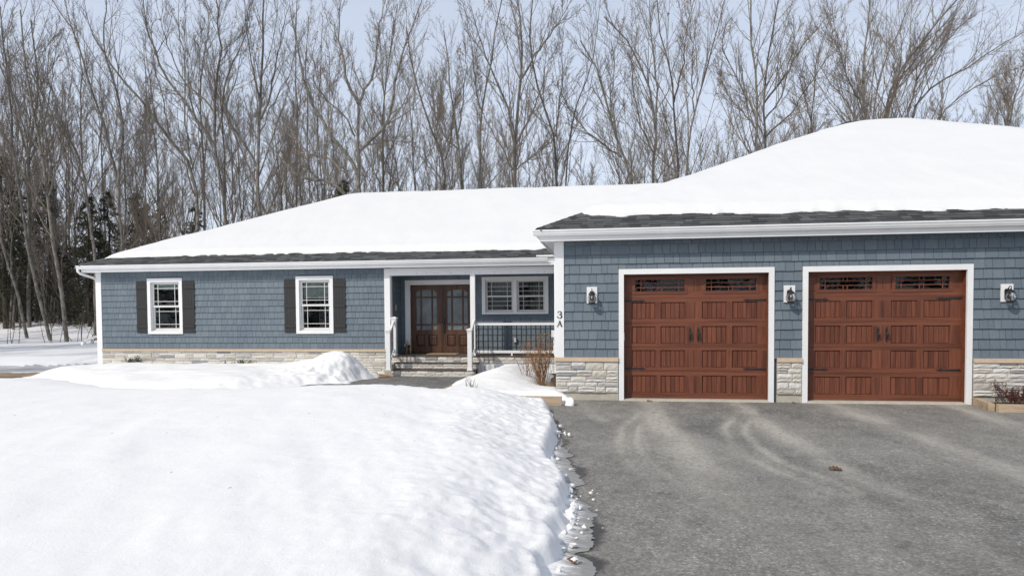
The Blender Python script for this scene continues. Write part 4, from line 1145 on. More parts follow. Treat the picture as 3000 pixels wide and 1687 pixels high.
# stair railings
for x, xt, ya, yb, za, zb in ((-5.378, -5.462, 5.78, 6.47, 1.16, 1.50), (-2.936, -2.985, 5.78, 6.58, 1.17, 1.52)):
    r = empty('stair_railing', house)
    MB().bar((x, ya, za), (xt, yb, zb), .06, .06).build('top_rail', W, r); MB().bar((x, ya, za - .86), (xt, yb, zb - .86), .05, .06).build('bottom_rail', W, r)
    for k in range(5):
        f = (k + .7) / 5.4; p = (x + (xt - x) * f, ya + (yb - ya) * f); z = za + (zb - za) * f
        MB().box(p[0] - .009, p[0] + .009, p[1] - .009, p[1] + .009, z - .84, z - .02).build('baluster', MA['baluster'], r)

# ---- house number on the garage corner board: 3 over A
def ribbon(mb, pts, ws, y0, y1):
    P = [Vector((p[0], 0, p[1])) for p in pts]
    for i in range(len(P) - 1):
        t = (P[i + 1] - P[i]).normalized(); s_ = Vector((-t.z, 0, t.x)); a, b = P[i] - t * .002, P[i + 1] + t * .002
        q = [a + s_ * ws[i] / 2, a - s_ * ws[i] / 2, b - s_ * ws[i + 1] / 2, b + s_ * ws[i + 1] / 2]
        mb.add([(v.x, y0, v.z) for v in q] + [(v.x, y1, v.z) for v in q], [(0, 1, 2, 3), (7, 6, 5, 4), (0, 4, 5, 1), (1, 5, 6, 2), (2, 6, 7, 3), (3, 7, 4, 0)])
def scaled(mb, cx, cz, k):
    mb.v = [(cx + (x - cx) * k, y, cz + (z - cz) * k) for x, y, z in mb.v]; return mb
x0, z0 = .079, 1.640
pts = []; ws = []
for k in range(13):
    a = math.radians(150 - k * 20); pts.append((x0 - .001 + .031 * math.cos(a), z0 + .093 + .028 * math.sin(a))); ws.append(.0085 + .012 * max(0, math.cos(a)) ** 1.2)
pts.append((x0 - .012, z0 + .0655)); ws.append(.006)
mb = MB(); ribbon(mb, pts[:-2] + [pts[-1]], ws[:-2] + [ws[-1]], -.036, -.0285)
pts = []; ws = []
for k in range(15):
    a = math.radians(100 - k * 19); pts.append((x0 - .001 + .037 * math.cos(a), z0 + .033 + .033 * math.sin(a))); ws.append(.0085 + .014 * max(0, math.cos(a)) ** 1.2)
ribbon(mb, pts, ws, -.0365, -.0285)
for x, z in ((x0 - .027, z0 + .105), (x0 - .034, z0 + .024)): mb.box(x - .008, x + .008, -.037, -.0285, z - .008, z + .008)
fix_normals(scaled(mb, x0, z0 + .06, 1.14).build('house_number', MA['iron'], house))
z0 = 1.475; h = .098; mb = MB()
ribbon(mb, [(x0 - .036, z0), (x0 + .002, z0 + h)], [.010, .010], -.036, -.0285); ribbon(mb, [(x0 + .034, z0), (x0 + .001, z0 + h)], [.022, .017], -.0365, -.0285)
ribbon(mb, [(x0 - .022, z0 + .036), (x0 + .022, z0 + .036)], [.010, .010], -.0355, -.0285)
for x in (x0 - .036, x0 + .034): mb.box(x - .014, x + .014, -.037, -.0285, z0 - .004, z0 + .003)
fix_normals(scaled(mb, x0, z0 + .05, 1.14).build('house_letter', MA['iron'], house))

# ------------------------------------------------------------------ things on and around the house
def lantern(xc, zc, lab, scale=1.0):
    """onion lantern on a white mounting block; xc, zc: middle of the block"""
    t = empty('wall_lantern', None, (xc, -.016, zc)); tag(t, lab, 'wall lantern', 'wall lanterns by the garage doors')
    MB().box(-.103, .103, -.022, 0, -.161, .161).build('mounting_block', W, t)
    MB().prism([(-.045, -.115), (.045, -.115), (.05, .05), (.03, .075), (-.03, .075), (-.05, .05)], 'y', -.034, -.0225).build('wall_plate', MA['iron'], t)
    yc = -.135
    MB().tube([(0, -.03, .03), (0, -.06, .085), (0, -.105, .118), (0, yc - .005, .118), (0, yc - .02, .09), (0, yc, .065)], .009, 8).build('arm', MA['iron'], t, True)
    MB().lathe([(.001, .075), (.014, .072), (.016, .060), (.05, .035), (.066, .022), (.068, .006), (.060, .004), (.001, .004)], 0, yc, 18).build('cap', MA['iron'], t)
    MB().lathe([(.050, .004), (.062, -.02), (.078, -.055), (.082, -.08), (.076, -.11), (.060, -.140)], 0, yc, 20).build('glass_globe', MA['lamp_glass'], t, True)
    MB().lathe([(.001, -.138), (.064, -.138), (.068, -.150), (.060, -.166), (.03, -.172), (.001, -.178)], 0, yc, 18).build('base', MA['iron'], t)
    for k in range(4):
        a = math.pi / 4 + k * math.pi / 2 + .25
        MB().tube([(r * math.cos(a), yc + r * math.sin(a), z) for r, z in ((.064, .006), (.080, -.03), (.092, -.075), (.086, -.115), (.066, -.146))], .0045, 5).build('cage_bar', MA['iron'], t, True)
    MB().lathe([(.001, -.136), (.013, -.136), (.013, -.075), (.001, -.072)], 0, yc, 10).build('candle_sleeve', MA['brass'], t)
    MB().lathe([(.001, -.070), (.012, -.066), (.018, -.045), (.012, -.018), (.002, -.005)], 0, yc, 10).build('bulb', MA['bulb'], t, True)
    return t
lantern(.722, 2.086, 'black onion lantern between the house number and the first garage door')
lantern(4.452, 2.072, 'black onion lantern between the two garage doors')
lantern(8.240, 2.052, 'black onion lantern beyond the second garage door, above the red shrub')

o = MB(); o.prism([(7.80 + .0, 0), (7.80, 0)], 'y', 0, 0) if False else None
# dark oval plaque by the porch entry (on the side wall of the recess)
mb = MB(); n = 18
pv = [(7.126 + .058 * math.cos(2 * math.pi * k / n), 1.935 + .105 * math.sin(2 * math.pi * k / n)) for k in range(n)]
mb.prism(pv, 'x', -5.600, -5.580); fix_normals(mb.build('wall_plaque', MA['plaque'])); o = bpy.data.objects['wall_plaque']
tag(o, 'pale oval plaque on the dark porch wall left of the front door', 'plaque')
# doormat
o = MB().box(-4.62, -3.66, B - .62, B - .12, PF + .001, PF + .016).build('doormat', MA['mat_tan']); tag(o, 'tan doormat lying in front of the double door', 'doormat')
# weatherproof outlet on the porch wall
t = empty('outlet_box', None, (-1.881, B - .018, .886)); tag(t, 'grey weatherproof outlet box on the wall behind the railing', 'outlet')
MB().box(-.046, .046, -.05, 0, -.078, .078).build('housing', MA['plastic'], t); MB().box(-.04, .04, -.066, -.051, -.07, .07).build('cover', MA['plastic'], t)
for z in (-.028, .028): MB().lathe([(.001, 0), (.016, 0)], 0, 0, 8); MB().box(-.016, .016, -.069, -.0665, z - .016, z + .016).build('socket', MA['bulb'], t)
MB().tube([(-.02, -.03, -.078), (-.03, -.05, -.12), (-.05, -.08, -.16), (-.045, -.09, -.22)], .008, 6).build('cord', MA['straw'], t)
# utility box on the garage side wall
t = empty('utility_box', None, (-.031, 3.0, .95)); tag(t, 'small white utility box on the garage side wall beside the railing', 'utility box')
MB().box(-.29, -.0, -.12, .12, .20, .36).build('housing', W, t); MB().box(-.305, -.291, -.125, .125, .19, .37).build('lid', W, t); MB().tube([(-.23, 0, .2), (-.23, 0, -.2), (-.2, 0, -.26)], .035, 8).build('conduit', W, t)
# rustic ornament by the door
t = empty('porch_ornament', None, (-5.33, B - .30, PF)); tag(t, 'small rustic wooden ornament with pale bark standing left of the front door', 'ornament')
rr = random.Random(5)
for k in range(7):
    a = k * .9; x, y = .06 * math.cos(a), .06 * math.sin(a); hh = .20 + .12 * rr.random()
    MB().tube([(x, y, .0), (x + .01, y, hh * .5), (x, y + .01, hh)], [.036, .032, .034], 8).build('log', MA['straw'] if k % 2 else MA['darkbark'], t)
for k in range(5): a = k * 1.3; MB().bar((.09 * math.cos(a), .09 * math.sin(a), .08 + .05 * k), (.09 * math.cos(a) + .02, .09 * math.sin(a) - .03, .18 + .05 * k), .045, .012).build('bark_strip', MA['plaque'], t)
MB().lathe([(.05, .30), (.045, .36), (.02, .42), (.001, .47)], 0, 0, 8).build('finial', MA['plaque'], t)

# timber edging of the beds
def timber(a, b, w, h, lab):
    o = MB().bar(a, b, w, h).build('landscape_timber', MA['timber']); tag(o, lab, 'timber', 'landscape timbers edging the beds'); return o
timber((-2.46, -.735, .066), (.165, -.735, .066), .12, .172, 'long weathered timber edging the front of the snowy bed at the garage corner')
timber((-2.52, -.65, .02), (-2.55, 5.5, -.04), .12, .17, 'weathered timber running back along the walk beside the snow mound')
timber((7.74, -.03, .055), (7.62, -.80, .045), .10, .15, 'short timber running out from the casing of the second garage door')
timber((7.68, -.865, .045), (11.2, -1.10, .045), .11, .15, 'long timber in front of the dark red shrub')
o = MB().prism([(7.79, -.02), (7.68, -.80), (11.1, -1.02), (11.1, -.02)], 'z', -.1, .05).build('planting_bed', MA['mulch']); tag(o, 'dark mulch bed under the red shrub by the garage', kind='structure')

# ------------------------------------------------------------------ vegetation
def _norm(v): return v / np.maximum(np.linalg.norm(v, axis=-1, keepdims=True), 1e-9)
def grow(P, R, L, g, n, t0, t1, ang, asd, lr, up, wig, npts, rr, rmin, taper=.3, lmin=.0, flat=None):
    """children for every branch: P (b,m,3), R (b,m), L (b,)"""
    b, m = R.shape
    idx = np.repeat(np.arange(b), n)
    t = (np.tile(np.arange(n), b) + g.random(b * n)) / n * (t1 - t0) + t0
    f = np.clip(t * (m - 1), 0, m - 1.001); i = f.astype(int); a = (f - i)[:, None]
    st = P[idx, i] * (1 - a) + P[idx, i + 1] * a
    tan = _norm(P[idx, i + 1] - P[idx, i])
    r0 = R[idx, i] * (1 - a[:, 0]) + R[idx, i + 1] * a[:, 0]
    rv = _norm(g.normal(size=tan.shape)); perp = _norm(rv - (rv * tan).sum(-1, keepdims=True) * tan)
    an = np.radians(ang + asd * g.normal(size=len(t)))[:, None]
    d = np.cos(an) * tan + np.sin(an) * perp
    ln = np.maximum(L[idx] * lr * (1 - .5 * t) * g.uniform(.55, 1.3, len(t)), lmin)
    pts = np.zeros((len(t), npts, 3)); pts[:, 0] = st; cur = st.copy()
    for k in range(1, npts):
        d = _norm(d + np.array([0, 0, up / npts]) + wig * g.normal(size=d.shape))
        cur = cur + d * (ln / (npts - 1))[:, None]; pts[:, k] = cur
    rs = np.maximum(np.minimum(r0 * rr, .0085 * ln + .004), rmin)
    rad = rs[:, None] * np.linspace(1, taper, npts)[None]
    return pts, np.maximum(rad, rmin * .55), ln
def tubes(P, R, sides):
    b, m, _ = P.shape
    T = np.empty_like(P); T[:, 1:-1] = P[:, 2:] - P[:, :-2]; T[:, 0] = P[:, 1] - P[:, 0]; T[:, -1] = P[:, -1] - P[:, -2]
    T = _norm(T)
    ref = np.tile(np.array([.37, .61, .21]), (b, 1)); ref = ref + .2 * np.sin(np.arange(b))[:, None]
    ref = ref[:, None, :]
    s = _norm(np.cross(T, ref)); u = np.cross(T, s)
    th = 2 * np.pi * np.arange(sides) / sides
    V = P[:, :, None, :] + R[:, :, None, None] * (np.cos(th)[None, None, :, None] * s[:, :, None, :] + np.sin(th)[None, None, :, None] * u[:, :, None, :])
    base = (np.arange(b) * m * sides)[:, None, None] + (np.arange(m - 1) * sides)[None, :, None]
    k = np.arange(sides)[None, None, :]; k2 = (np.arange(sides) + 1)[None, None, :] % sides
    F = np.stack([base + k, base + k2, base + sides + k2, base + sides + k], -1)
    return V.reshape(-1, 3), F.reshape(-1, 4)
def join(parts):
    Vs, Fs, o = [], [], 0
    for V, F in parts: Vs.append(V); Fs.append(F + o); o += len(V)
    return np.concatenate(Vs), np.concatenate(Fs)
def resample(pts, n):
    pts = np.asarray(pts, float); d = np.concatenate([[0], np.cumsum(np.linalg.norm(np.diff(pts, axis=0), axis=1))])
    # smooth curve through the points
    t = np.linspace(0, d[-1], n * 3); Q = np.stack([np.interp(t, d, pts[:, k]) for k in range(3)], 1)
    for _ in range(4): Q[1:-1] = .25 * Q[:-2] + .5 * Q[1:-1] + .25 * Q[2:]
    return Q[np.linspace(0, len(Q) - 1, n).astype(int)], d[-1]

def branches(P, R, L, g, dens=1.0, spread=1.0, up=.75):
    """three further orders of branching on the given limbs"""
    n1 = max(3, int(round(13 * dens)))
    P1, R1, L1 = grow(P, R, L, g, n1, .12, 1.0, 31 * spread, 9, .42, up, .05, 9, .5, .013, .28, .9)
    P2, R2, L2 = grow(P1, R1, L1, g, 7, .12, 1.0, 33, 10, .40, .5, .07, 5, .6, .0085, .4, .35)
    P3, R3, L3 = grow(P2, R2, L2, g, 6, .15, 1.0, 35, 12, .50, .35, .10, 3, .65, .0060, .6, .18)
    return join([tubes(P1, R1, 4), tubes(P2, R2, 3), tubes(P3, R3, 3)])

def leaf_cards(pts, g, size, flat=.5):
    n = len(pts); a = _norm(g.normal(size=(n, 3))); b = _norm(np.cross(a, g.normal(size=(n, 3)))); s = size * g.uniform(.6, 1.3, n)[:, None]
    c = np.cross(a, b); V = np.stack([pts - a * s * .1, pts + a * s * .5 + b * s * .35 + c * s * .1, pts + a * s * 1.1, pts + a * s * .5 - b * s * .35 + c * s * .12], 1).reshape(-1, 3)
    return V, np.arange(len(V)).reshape(-1, 4)
def px_point(u, v, dist):
    r = px_ray(u, v); return np.array(CAM_POS) + np.array(r) * (dist / r.dot(_FH))
def tree_from_px(label, dist, limbs, seed, bark='bark', dens=1.0, depth=2.0, group='tall bare trees close behind the house'):
    """limbs: list of (pixel polyline, base radius); the first is the trunk. Every limb keeps its own depth"""
    g = np.random.default_rng(seed)
    PP, RR, LL = [], [], []
    for k, (poly, r) in enumerate(limbs):
        n = len(poly); dv = g.uniform(-1, 1) * depth if k else 0
        pts = [px_point(u, v, dist + dv * (i / max(1, n - 1)) ** 1.2) for i, (u, v) in enumerate(poly)]
        if k == 0:
            b = pts[0]; gz = float(yard_z(np.array(b[0]), np.array(b[1]))) - .1; pts[0] = np.array([b[0], b[1], min(gz, pts[1][2] - .5)])
        Q, L = resample(pts, 14)
        Q[1:-1] += g.normal(size=(12, 3)) * .035
        PP.append(Q); LL.append(L)
        RR.append(.70 * r * np.linspace(1.0 if k else 1.15, .16 if k else .30, 14) ** .9)
    P, R, L = np.array(PP), np.array(RR), np.array(LL)
    base = P[0, 0].copy()
    t = empty('bare_tree', None, tuple(base)); tag(t, label, 'tree', group)
    V, F = tubes(P, R, 8); obj('trunk', np_mesh('trunk', V - base, F, True), MAT[bark], t)
    # only the upper part of the trunk carries branches
    Pb, Rb, Lb = P.copy(), R.copy(), L.copy()
    zs = P[0, :, 2]; k0 = int(np.searchsorted(zs, base[2] + 4.5)); k0 = min(k0, 11)
    q, L0 = resample(P[0, k0:], 14); Pb[0] = q; Rb[0] = np.linspace(R[0, k0], R[0, -1], 14); Lb[0] = L0
    V, F = branches(Pb, Rb, Lb, g, dens); obj('crown', np_mesh('crown', V - base, F), MAT['twig'], t)
    tips = V[g.integers(len(V) // 2, len(V), 9)] - base; tips = tips[tips[:, 2] > 6]
    if len(tips):
        tips = (tips[:, None, :] + g.normal(size=(len(tips), 3, 3)) * .10).reshape(-1, 3); Vl, Fl = leaf_cards(tips, g, .13); obj('dry_leaves', np_mesh('dry_leaves', Vl, Fl), MAT['dryleaf'], t)
    return t

TREES = [
 ('forked tree with a pale straight trunk rising just past the left roof corner', 42, [([(365, 1005), (357, 720), (345, 545), (340, 520)], .19), ([(345, 545), (310, 380), (270, 265), (232, 120), (165, 20), (120, -60)], .13), ([(347, 545), (362, 360), (343, 265), (300, 140), (310, 0), (300, -80)], .13), ([(352, 545), (395, 490), (430, 450), (450, 380)], .05), ([(330, 470), (290, 400), (240, 330), (180, 260)], .06)]),
 ('sinuous tree with a thick bent trunk dividing into several limbs above the left roof', 40, [([(672, 1005), (664, 650), (656, 560), (640, 510), (628, 420), (628, 380)], .21), ([(630, 430), (600, 385), (552, 310), (480, 220), (430, 80), (415, -60)], .14), ([(628, 400), (628, 280), (646, 140), (635, 0), (650, -90)], .14), ([(628, 340), (610, 300), (545, 250), (490, 130), (460, 20)], .09), ([(634, 400), (650, 360), (660, 240), (720, 110), (740, 0)], .09), ([(622, 445), (590, 435), (540, 430), (500, 400)], .04)]),
 ('dark tree whose long limb leans far out to the left', 44, [([(582, 1005), (576, 560), (562, 480), (535, 450), (490, 400), (430, 310), (340, 220), (270, 100)], .19), ([(562, 478), (540, 350), (545, 200), (520, 60), (530, -50)], .09), ([(500, 410), (480, 300), (450, 180), (440, 60)], .07)]),
 ('straight dense-crowned tree standing above the middle of the left hip', 40, [([(762, 1005), (760, 620), (755, 480), (758, 390), (765, 250), (770, 100), (775, -50)], .18), ([(752, 490), (715, 420), (670, 355), (656, 320), (690, 250), (710, 130)], .10), ([(765, 350), (790, 290), (810, 200), (830, 80), (850, -20)], .09), ([(760, 300), (740, 200), (720, 80), (715, -30)], .08), ([(758, 400), (800, 300), (850, 220), (870, 120)], .06)]),
 ('broad old tree with great spreading limbs above the ridge of the left wing', 36, [([(1052, 1010), (1052, 570), (1052, 450), (1045, 380), (1048, 320), (1050, 300)], .25), ([(1048, 510), (1012, 440), (960, 390), (930, 330), (905, 280), (885, 220), (870, 130), (850, 20)], .15), ([(1055, 442), (1072, 425), (1100, 395), (1130, 370), (1150, 300), (1165, 200), (1200, 90), (1230, 10), (1245, -40)], .13), ([(1050, 305), (1035, 280), (1020, 240), (1005, 180), (990, 90), (1000, 0)], .12), ([(1050, 305), (1060, 275), (1085, 250), (1100, 180), (1110, 80), (1130, 0)], .11), ([(1018, 580), (985, 542), (935, 525), (890, 525), (855, 500), (800, 440), (775, 400)], .14), ([(1010, 505), (960, 460), (905, 450), (850, 400), (790, 350)], .08), ([(1040, 400), (1010, 340), (960, 300), (935, 260), (920, 180)], .08), ([(1066, 432), (1120, 410), (1180, 415), (1210, 420)], .05)]),
 ('slim tree leaning left over the middle of the long ridge', 40, [([(1300, 1005), (1301, 560), (1303, 470), (1270, 400), (1225, 260), (1200, 180), (1190, 80)], .13), ([(1303, 470), (1320, 420), (1330, 300), (1345, 200)], .07)]),
 ('multi-stemmed slender tree behind the middle of the long ridge', 41, [([(1360, 1005), (1358, 560), (1342, 420), (1320, 280), (1310, 170), (1300, 90)], .12), ([(1345, 440), (1300, 400), (1265, 320), (1240, 220)], .07), ([(1342, 410), (1355, 300), (1365, 200), (1360, 130)], .07)]),
 ('thin straight tree forking high above the long ridge', 40, [([(1403, 1005), (1405, 560), (1406, 390), (1410, 310), (1440, 190), (1450, 90), (1470, 0)], .13), ([(1408, 320), (1390, 250), (1385, 150), (1370, 50)], .07)]),
 ('tall vase-shaped tree at the centre of the wood above the porch', 38, [([(1503, 1005), (1505, 550), (1510, 390), (1525, 220), (1530, 110), (1520, 0), (1510, -50)], .18), ([(1506, 450), (1492, 320), (1430, 185), (1400, 90), (1380, 20)], .11), ([(1522, 240), (1550, 190), (1605, 110), (1660, 30), (1680, -20)], .09), ([(1508, 430), (1560, 330), (1590, 250), (1600, 150)], .08), ([(1508, 500), (1580, 440), (1610, 390)], .07), ([(1506, 500), (1450, 400), (1400, 300), (1370, 230)], .07)]),
 ('twin-trunked tree behind the right end of the long ridge', 40, [([(1632, 1005), (1630, 550), (1627, 390), (1612, 360), (1585, 280), (1560, 200), (1550, 100), (1560, 0)], .14), ([(1652, 980), (1655, 540), (1668, 390), (1690, 300), (1740, 190), (1750, 90), (1760, -10)], .11), ([(1627, 400), (1640, 300), (1650, 200), (1640, 80)], .07)]),
 ('tree with a low limb reaching left at the foot of the garage hip', 38, [([(1864, 1005), (1858, 540), (1830, 470), (1800, 390), (1780, 300), (1760, 220), (1700, 120)], .15), ([(1822, 462), (1720, 390), (1650, 300), (1640, 250)], .09), ([(1810, 420), (1790, 300), (1800, 200), (1790, 100)], .07)]),
 ('tall tree with a curved crown just left of the garage hip', 40, [([(1910, 1005), (1912, 530), (1922, 390), (1912, 280), (1872, 170), (1830, 110), (1770, 50)], .16), ([(1920, 380), (1925, 250), (1910, 120), (1900, 0), (1895, -50)], .10), ([(1915, 450), (1880, 380), (1850, 250), (1850, 100)], .08)]),
 ('slender tree rising where the garage hip begins to climb', 42, [([(1992, 1005), (1988, 500), (1978, 330), (1966, 190), (1930, 110), (1925, 0)], .14), ([(1975, 300), (2000, 200), (2010, 80), (2040, -20)], .08)]),
 ('thin tree leaning right behind the lower garage hip', 40, [([(2010, 1005), (2012, 470), (2033, 330), (2072, 190), (2110, 60), (2130, -30)], .11), ([(2033, 330), (2030, 200), (2025, 60)], .07)]),
 ('stout upright tree behind the middle of the garage hip', 38, [([(2215, 1005), (2215, 430), (2221, 300), (2200, 110), (2195, 0), (2200, -60)], .16), ([(2217, 340), (2170, 250), (2120, 150), (2110, 50)], .09), ([(2216, 380), (2180, 330), (2130, 280), (2100, 200)], .07)]),
 ('tree with long limbs sweeping up to the right behind the garage hip', 39, [([(2243, 1005), (2243, 420), (2237, 250), (2260, 110), (2280, 0)], .14), ([(2240, 300), (2300, 220), (2360, 120), (2440, 40)], .09), ([(2245, 400), (2330, 320), (2400, 200), (2460, 130)], .08), ([(2240, 350), (2290, 290), (2310, 200), (2330, 80)], .07)]),
 ('small twin tree near the garage crown', 42, [([(2375, 1005), (2375, 370), (2390, 230), (2400, 150), (2440, 30)], .09), ([(2378, 360), (2350, 260), (2330, 180)], .05)]),
 ('many-stemmed tree fanning out above the garage roof crown', 37, [([(2540, 1005), (2535, 340), (2520, 200), (2545, 80), (2550, -20)], .13), ([(2505, 800), (2505, 335), (2470, 280), (2420, 240), (2400, 190)], .09), ([(2575, 800), (2555, 330), (2590, 180), (2640, 80), (2680, -20)], .11), ([(2530, 330), (2480, 220), (2450, 130), (2440, 50)], .07)]),
 ('wide tree with limbs sweeping far right above the garage roof', 38, [([(2600, 1005), (2590, 340), (2610, 250), (2680, 150), (2750, 50), (2820, -20)], .14), ([(2660, 800), (2660, 330), (2720, 260), (2830, 200), (2940, 130), (3010, 90)], .13), ([(2740, 800), (2745, 340), (2800, 290), (2900, 230), (3010, 190)], .11), ([(2660, 330), (2690, 220), (2760, 130), (2850, 40)], .09), ([(2600, 330), (2640, 220), (2720, 140), (2790, 80)], .08)]),
 ('small fan-shaped tree beyond the right end of the garage roof', 44, [([(2955, 1005), (2955, 370), (2920, 300), (2895, 240)], .09), ([(2955, 370), (2975, 280), (3000, 200), (3020, 120)], .08), ([(2957, 360), (2945, 280), (2950, 190)], .06)]),
 ('pale mottled trunk standing closest to the side lane at the edge of the wood', 44, [([(196, 992), (178, 830), (167, 773), (152, 663), (137, 564), (125, 450), (102, 380), (85, 280), (70, 150), (60, 30)], .17), ([(140, 580), (170, 480), (190, 400), (200, 300), (215, 180)], .08), ([(125, 460), (120, 340), (140, 220), (150, 90)], .08)]),
 ('leaning grey trunk bending out of the picture at the left edge', 46, [([(80, 985), (57, 887), (30, 790), (8, 720), (-20, 620), (-40, 500)], .14), ([(30, 795), (35, 700), (20, 600), (30, 480)], .06)]),
 ('long leaning trunk between the pale trunk and the left edge', 45, [([(148, 988), (125, 898), (95, 784), (76, 697), (57, 564), (38, 450), (28, 300), (15, 150), (0, 20)], .15), ([(57, 564), (80, 460), (90, 340), (80, 200)], .08), ([(40, 460), (0, 380), (-30, 280)], .08)]),
 ('dark forked trunk deep in the wood near the left edge', 52, [([(87, 985), (85, 700), (83, 560), (83, 440), (105, 330), (110, 200), (90, 60)], .19), ([(83, 470), (60, 380), (30, 250), (20, 100)], .11), ([(84, 440), (130, 370), (150, 250), (170, 120)], .09)]),
 ('mottled tree leaning left beside the roof corner', 44, [([(280, 1000), (279, 754), (266, 659), (250, 564), (237, 462), (182, 375), (138, 309), (99, 232), (60, 120)], .15), ([(240, 470), (235, 330), (240, 200), (220, 50)], .09), ([(250, 550), (290, 440), (300, 330), (290, 210)], .07)]),
 ('straight thin trunk above the far half of the left hip', 46, [([(870, 1005), (869, 600), (868, 330), (865, 150), (870, 0)], .12), ([(868, 350), (890, 240), (900, 120)], .06)]),
 ('pair of reddish thin trunks left of the broad old tree', 46, [([(906, 1005), (905, 580), (903, 380), (895, 200), (905, 50)], .09), ([(929, 980), (928, 580), (930, 340), (940, 200), (945, 50)], .09)]),
]
for k, (lab, D, limbs) in enumerate(TREES):
    tree_from_px(lab, D, limbs, 500 + k, 'bark', 2.1 if k in (17, 18, 19) else 1.35 if 7 < k < 17 else 1.0)

# further trees of the wood: six kinds, repeated with their own size and turn
def wood_tree(seed, H, r, nlimb, spread, dens, first=.28):
    g = np.random.default_rng(seed)
    n = 14; P = np.zeros((1, n, 3)); d = np.array([g.normal() * .05, g.normal() * .05, 1.0])
    for k in range(1, n):
        d = d + np.array([g.normal() * .05, g.normal() * .05, .06]); d = d / np.linalg.norm(d); P[0, k] = P[0, k - 1] + d * H / (n - 1)
    P[0, 0, 2] = -.5
    R = .78 * r * np.linspace(1.1, .12, n)[None] ** .9; L = np.array([H])
    Pl, Rl, Ll = grow(P, R, L, g, nlimb, first, .96, 38 * spread, 9, .46, 1.0, .05, 14, .62, .03, .2)
    A, Bq = tubes(P, R, 7), tubes(Pl, Rl, 5)
    # the trunk's own upper part is a limb too
    k0 = int(first * (n - 1)); q, L0 = resample(P[0, k0:], 14)
    Pb = np.concatenate([Pl, q[None]]); Rb = np.concatenate([Rl, np.linspace(R[0, k0], R[0, -1], 14)[None]]); Lb = np.concatenate([Ll, [L0]])
    V, F = join([A, Bq]); tm = np_mesh('trunk', V, F, True); tm.materials.append(MAT['bark'])
    V, F = branches(Pb, Rb, Lb, g, dens); cm = np_mesh('crown', V, F); cm.materials.append(MAT['twig'])
    return tm, cm
KINDS = [wood_tree(701, 21, .17, 9, .85, .75), wood_tree(702, 19, .14, 8, 1.0, .8), wood_tree(703, 22, .15, 7, .7, .7, .4), wood_tree(704, 15, .10, 8, .9, .6, .2), wood_tree(705, 17, .12, 9, .8, .7, .25), wood_tree(706, 11, .07, 7, .9, .5, .15)]
g = np.random.default_rng(77)
ZONES = [  # name, u range, distance range, count, kinds, scale, label
 ('left', (-260, 330), (50, 92), 26, (0, 1, 2, 4), (.85, 1.15), 'thin bare tree among many in the dense wood left of the house', 'trees of the dense wood left of the house'),
 ('left_low', (-200, 520), (50, 74), 40, (3, 5, 5), (.55, 1.0), 'bare sapling crowded among taller trunks in the wood left of the house', 'saplings in the wood left of the house'),
 ('mid', (330, 1150), (46, 84), 26, (0, 1, 2, 4), (.75, 1.05), 'thin bare tree in the rows behind the left wing roof', 'further trees behind the left wing'),
 ('mid_low', (420, 2450), (43, 66), 60, (3, 5, 5), (.65, 1.05), 'small bare tree rising low behind the snowy ridge', 'small trees behind the ridge'),
 ('right', (1150, 2400), (44, 76), 36, (1, 2, 4, 3), (.66, .98), 'thin bare tree in the rows behind the ridge beside the garage', 'further trees behind the ridge beside the garage'),
 ('far_right', (2280, 3260), (43, 72), 36, (1, 3, 4, 4), (.66, .98), 'thin bare tree in the rows beyond the garage roof', 'further trees beyond the garage roof'),
]
for zn, ur, dr, cnt, kinds, scl, lab, grp in ZONES:
    for i in range(cnt):
        u = ur[0] + (ur[1] - ur[0]) * (i + g.random()) / cnt; D = g.uniform(*dr)
        p = px_point(u, 980, D); z = float(yard_z(np.array(p[0]), np.array(p[1])))
        tm, cm = KINDS[kinds[int(g.integers(len(kinds)))]]
        s = g.uniform(*scl)
        t = empty('bare_tree', None, (p[0], p[1], z)); t.rotation_euler = (g.normal() * .035, g.normal() * .035, g.uniform(0, 6.28)); t.scale = (s, s, s * g.uniform(.95, 1.08))
        tag(t, lab, 'tree', grp)
        link(bpy.data.objects.new('trunk', tm), t); link(bpy.data.objects.new('crown', cm), t)

# the wood goes on past the left edge of the view and shades the side yard
g = np.random.default_rng(79)
for i in range(15):
    y = -4 + 1.6 * i + g.uniform(-.8, .8); x = -33 - .42 * (y + 4) - g.uniform(0, 7)
    tm, cm = KINDS[(0, 1, 2, 4)[i % 4]]; s = g.uniform(.8, 1.05); t = empty('bare_tree', None, (x, y, float(yard_z(np.array(x), np.array(y))))); t.scale = (s, s, s); t.rotation_euler[2] = i * 2.1
    tag(t, 'bare tree of the wood bordering the side yard at the far left', 'tree', 'trees bordering the side yard')
    link(bpy.data.objects.new('trunk', tm), t); link(bpy.data.objects.new('crown', cm), t)

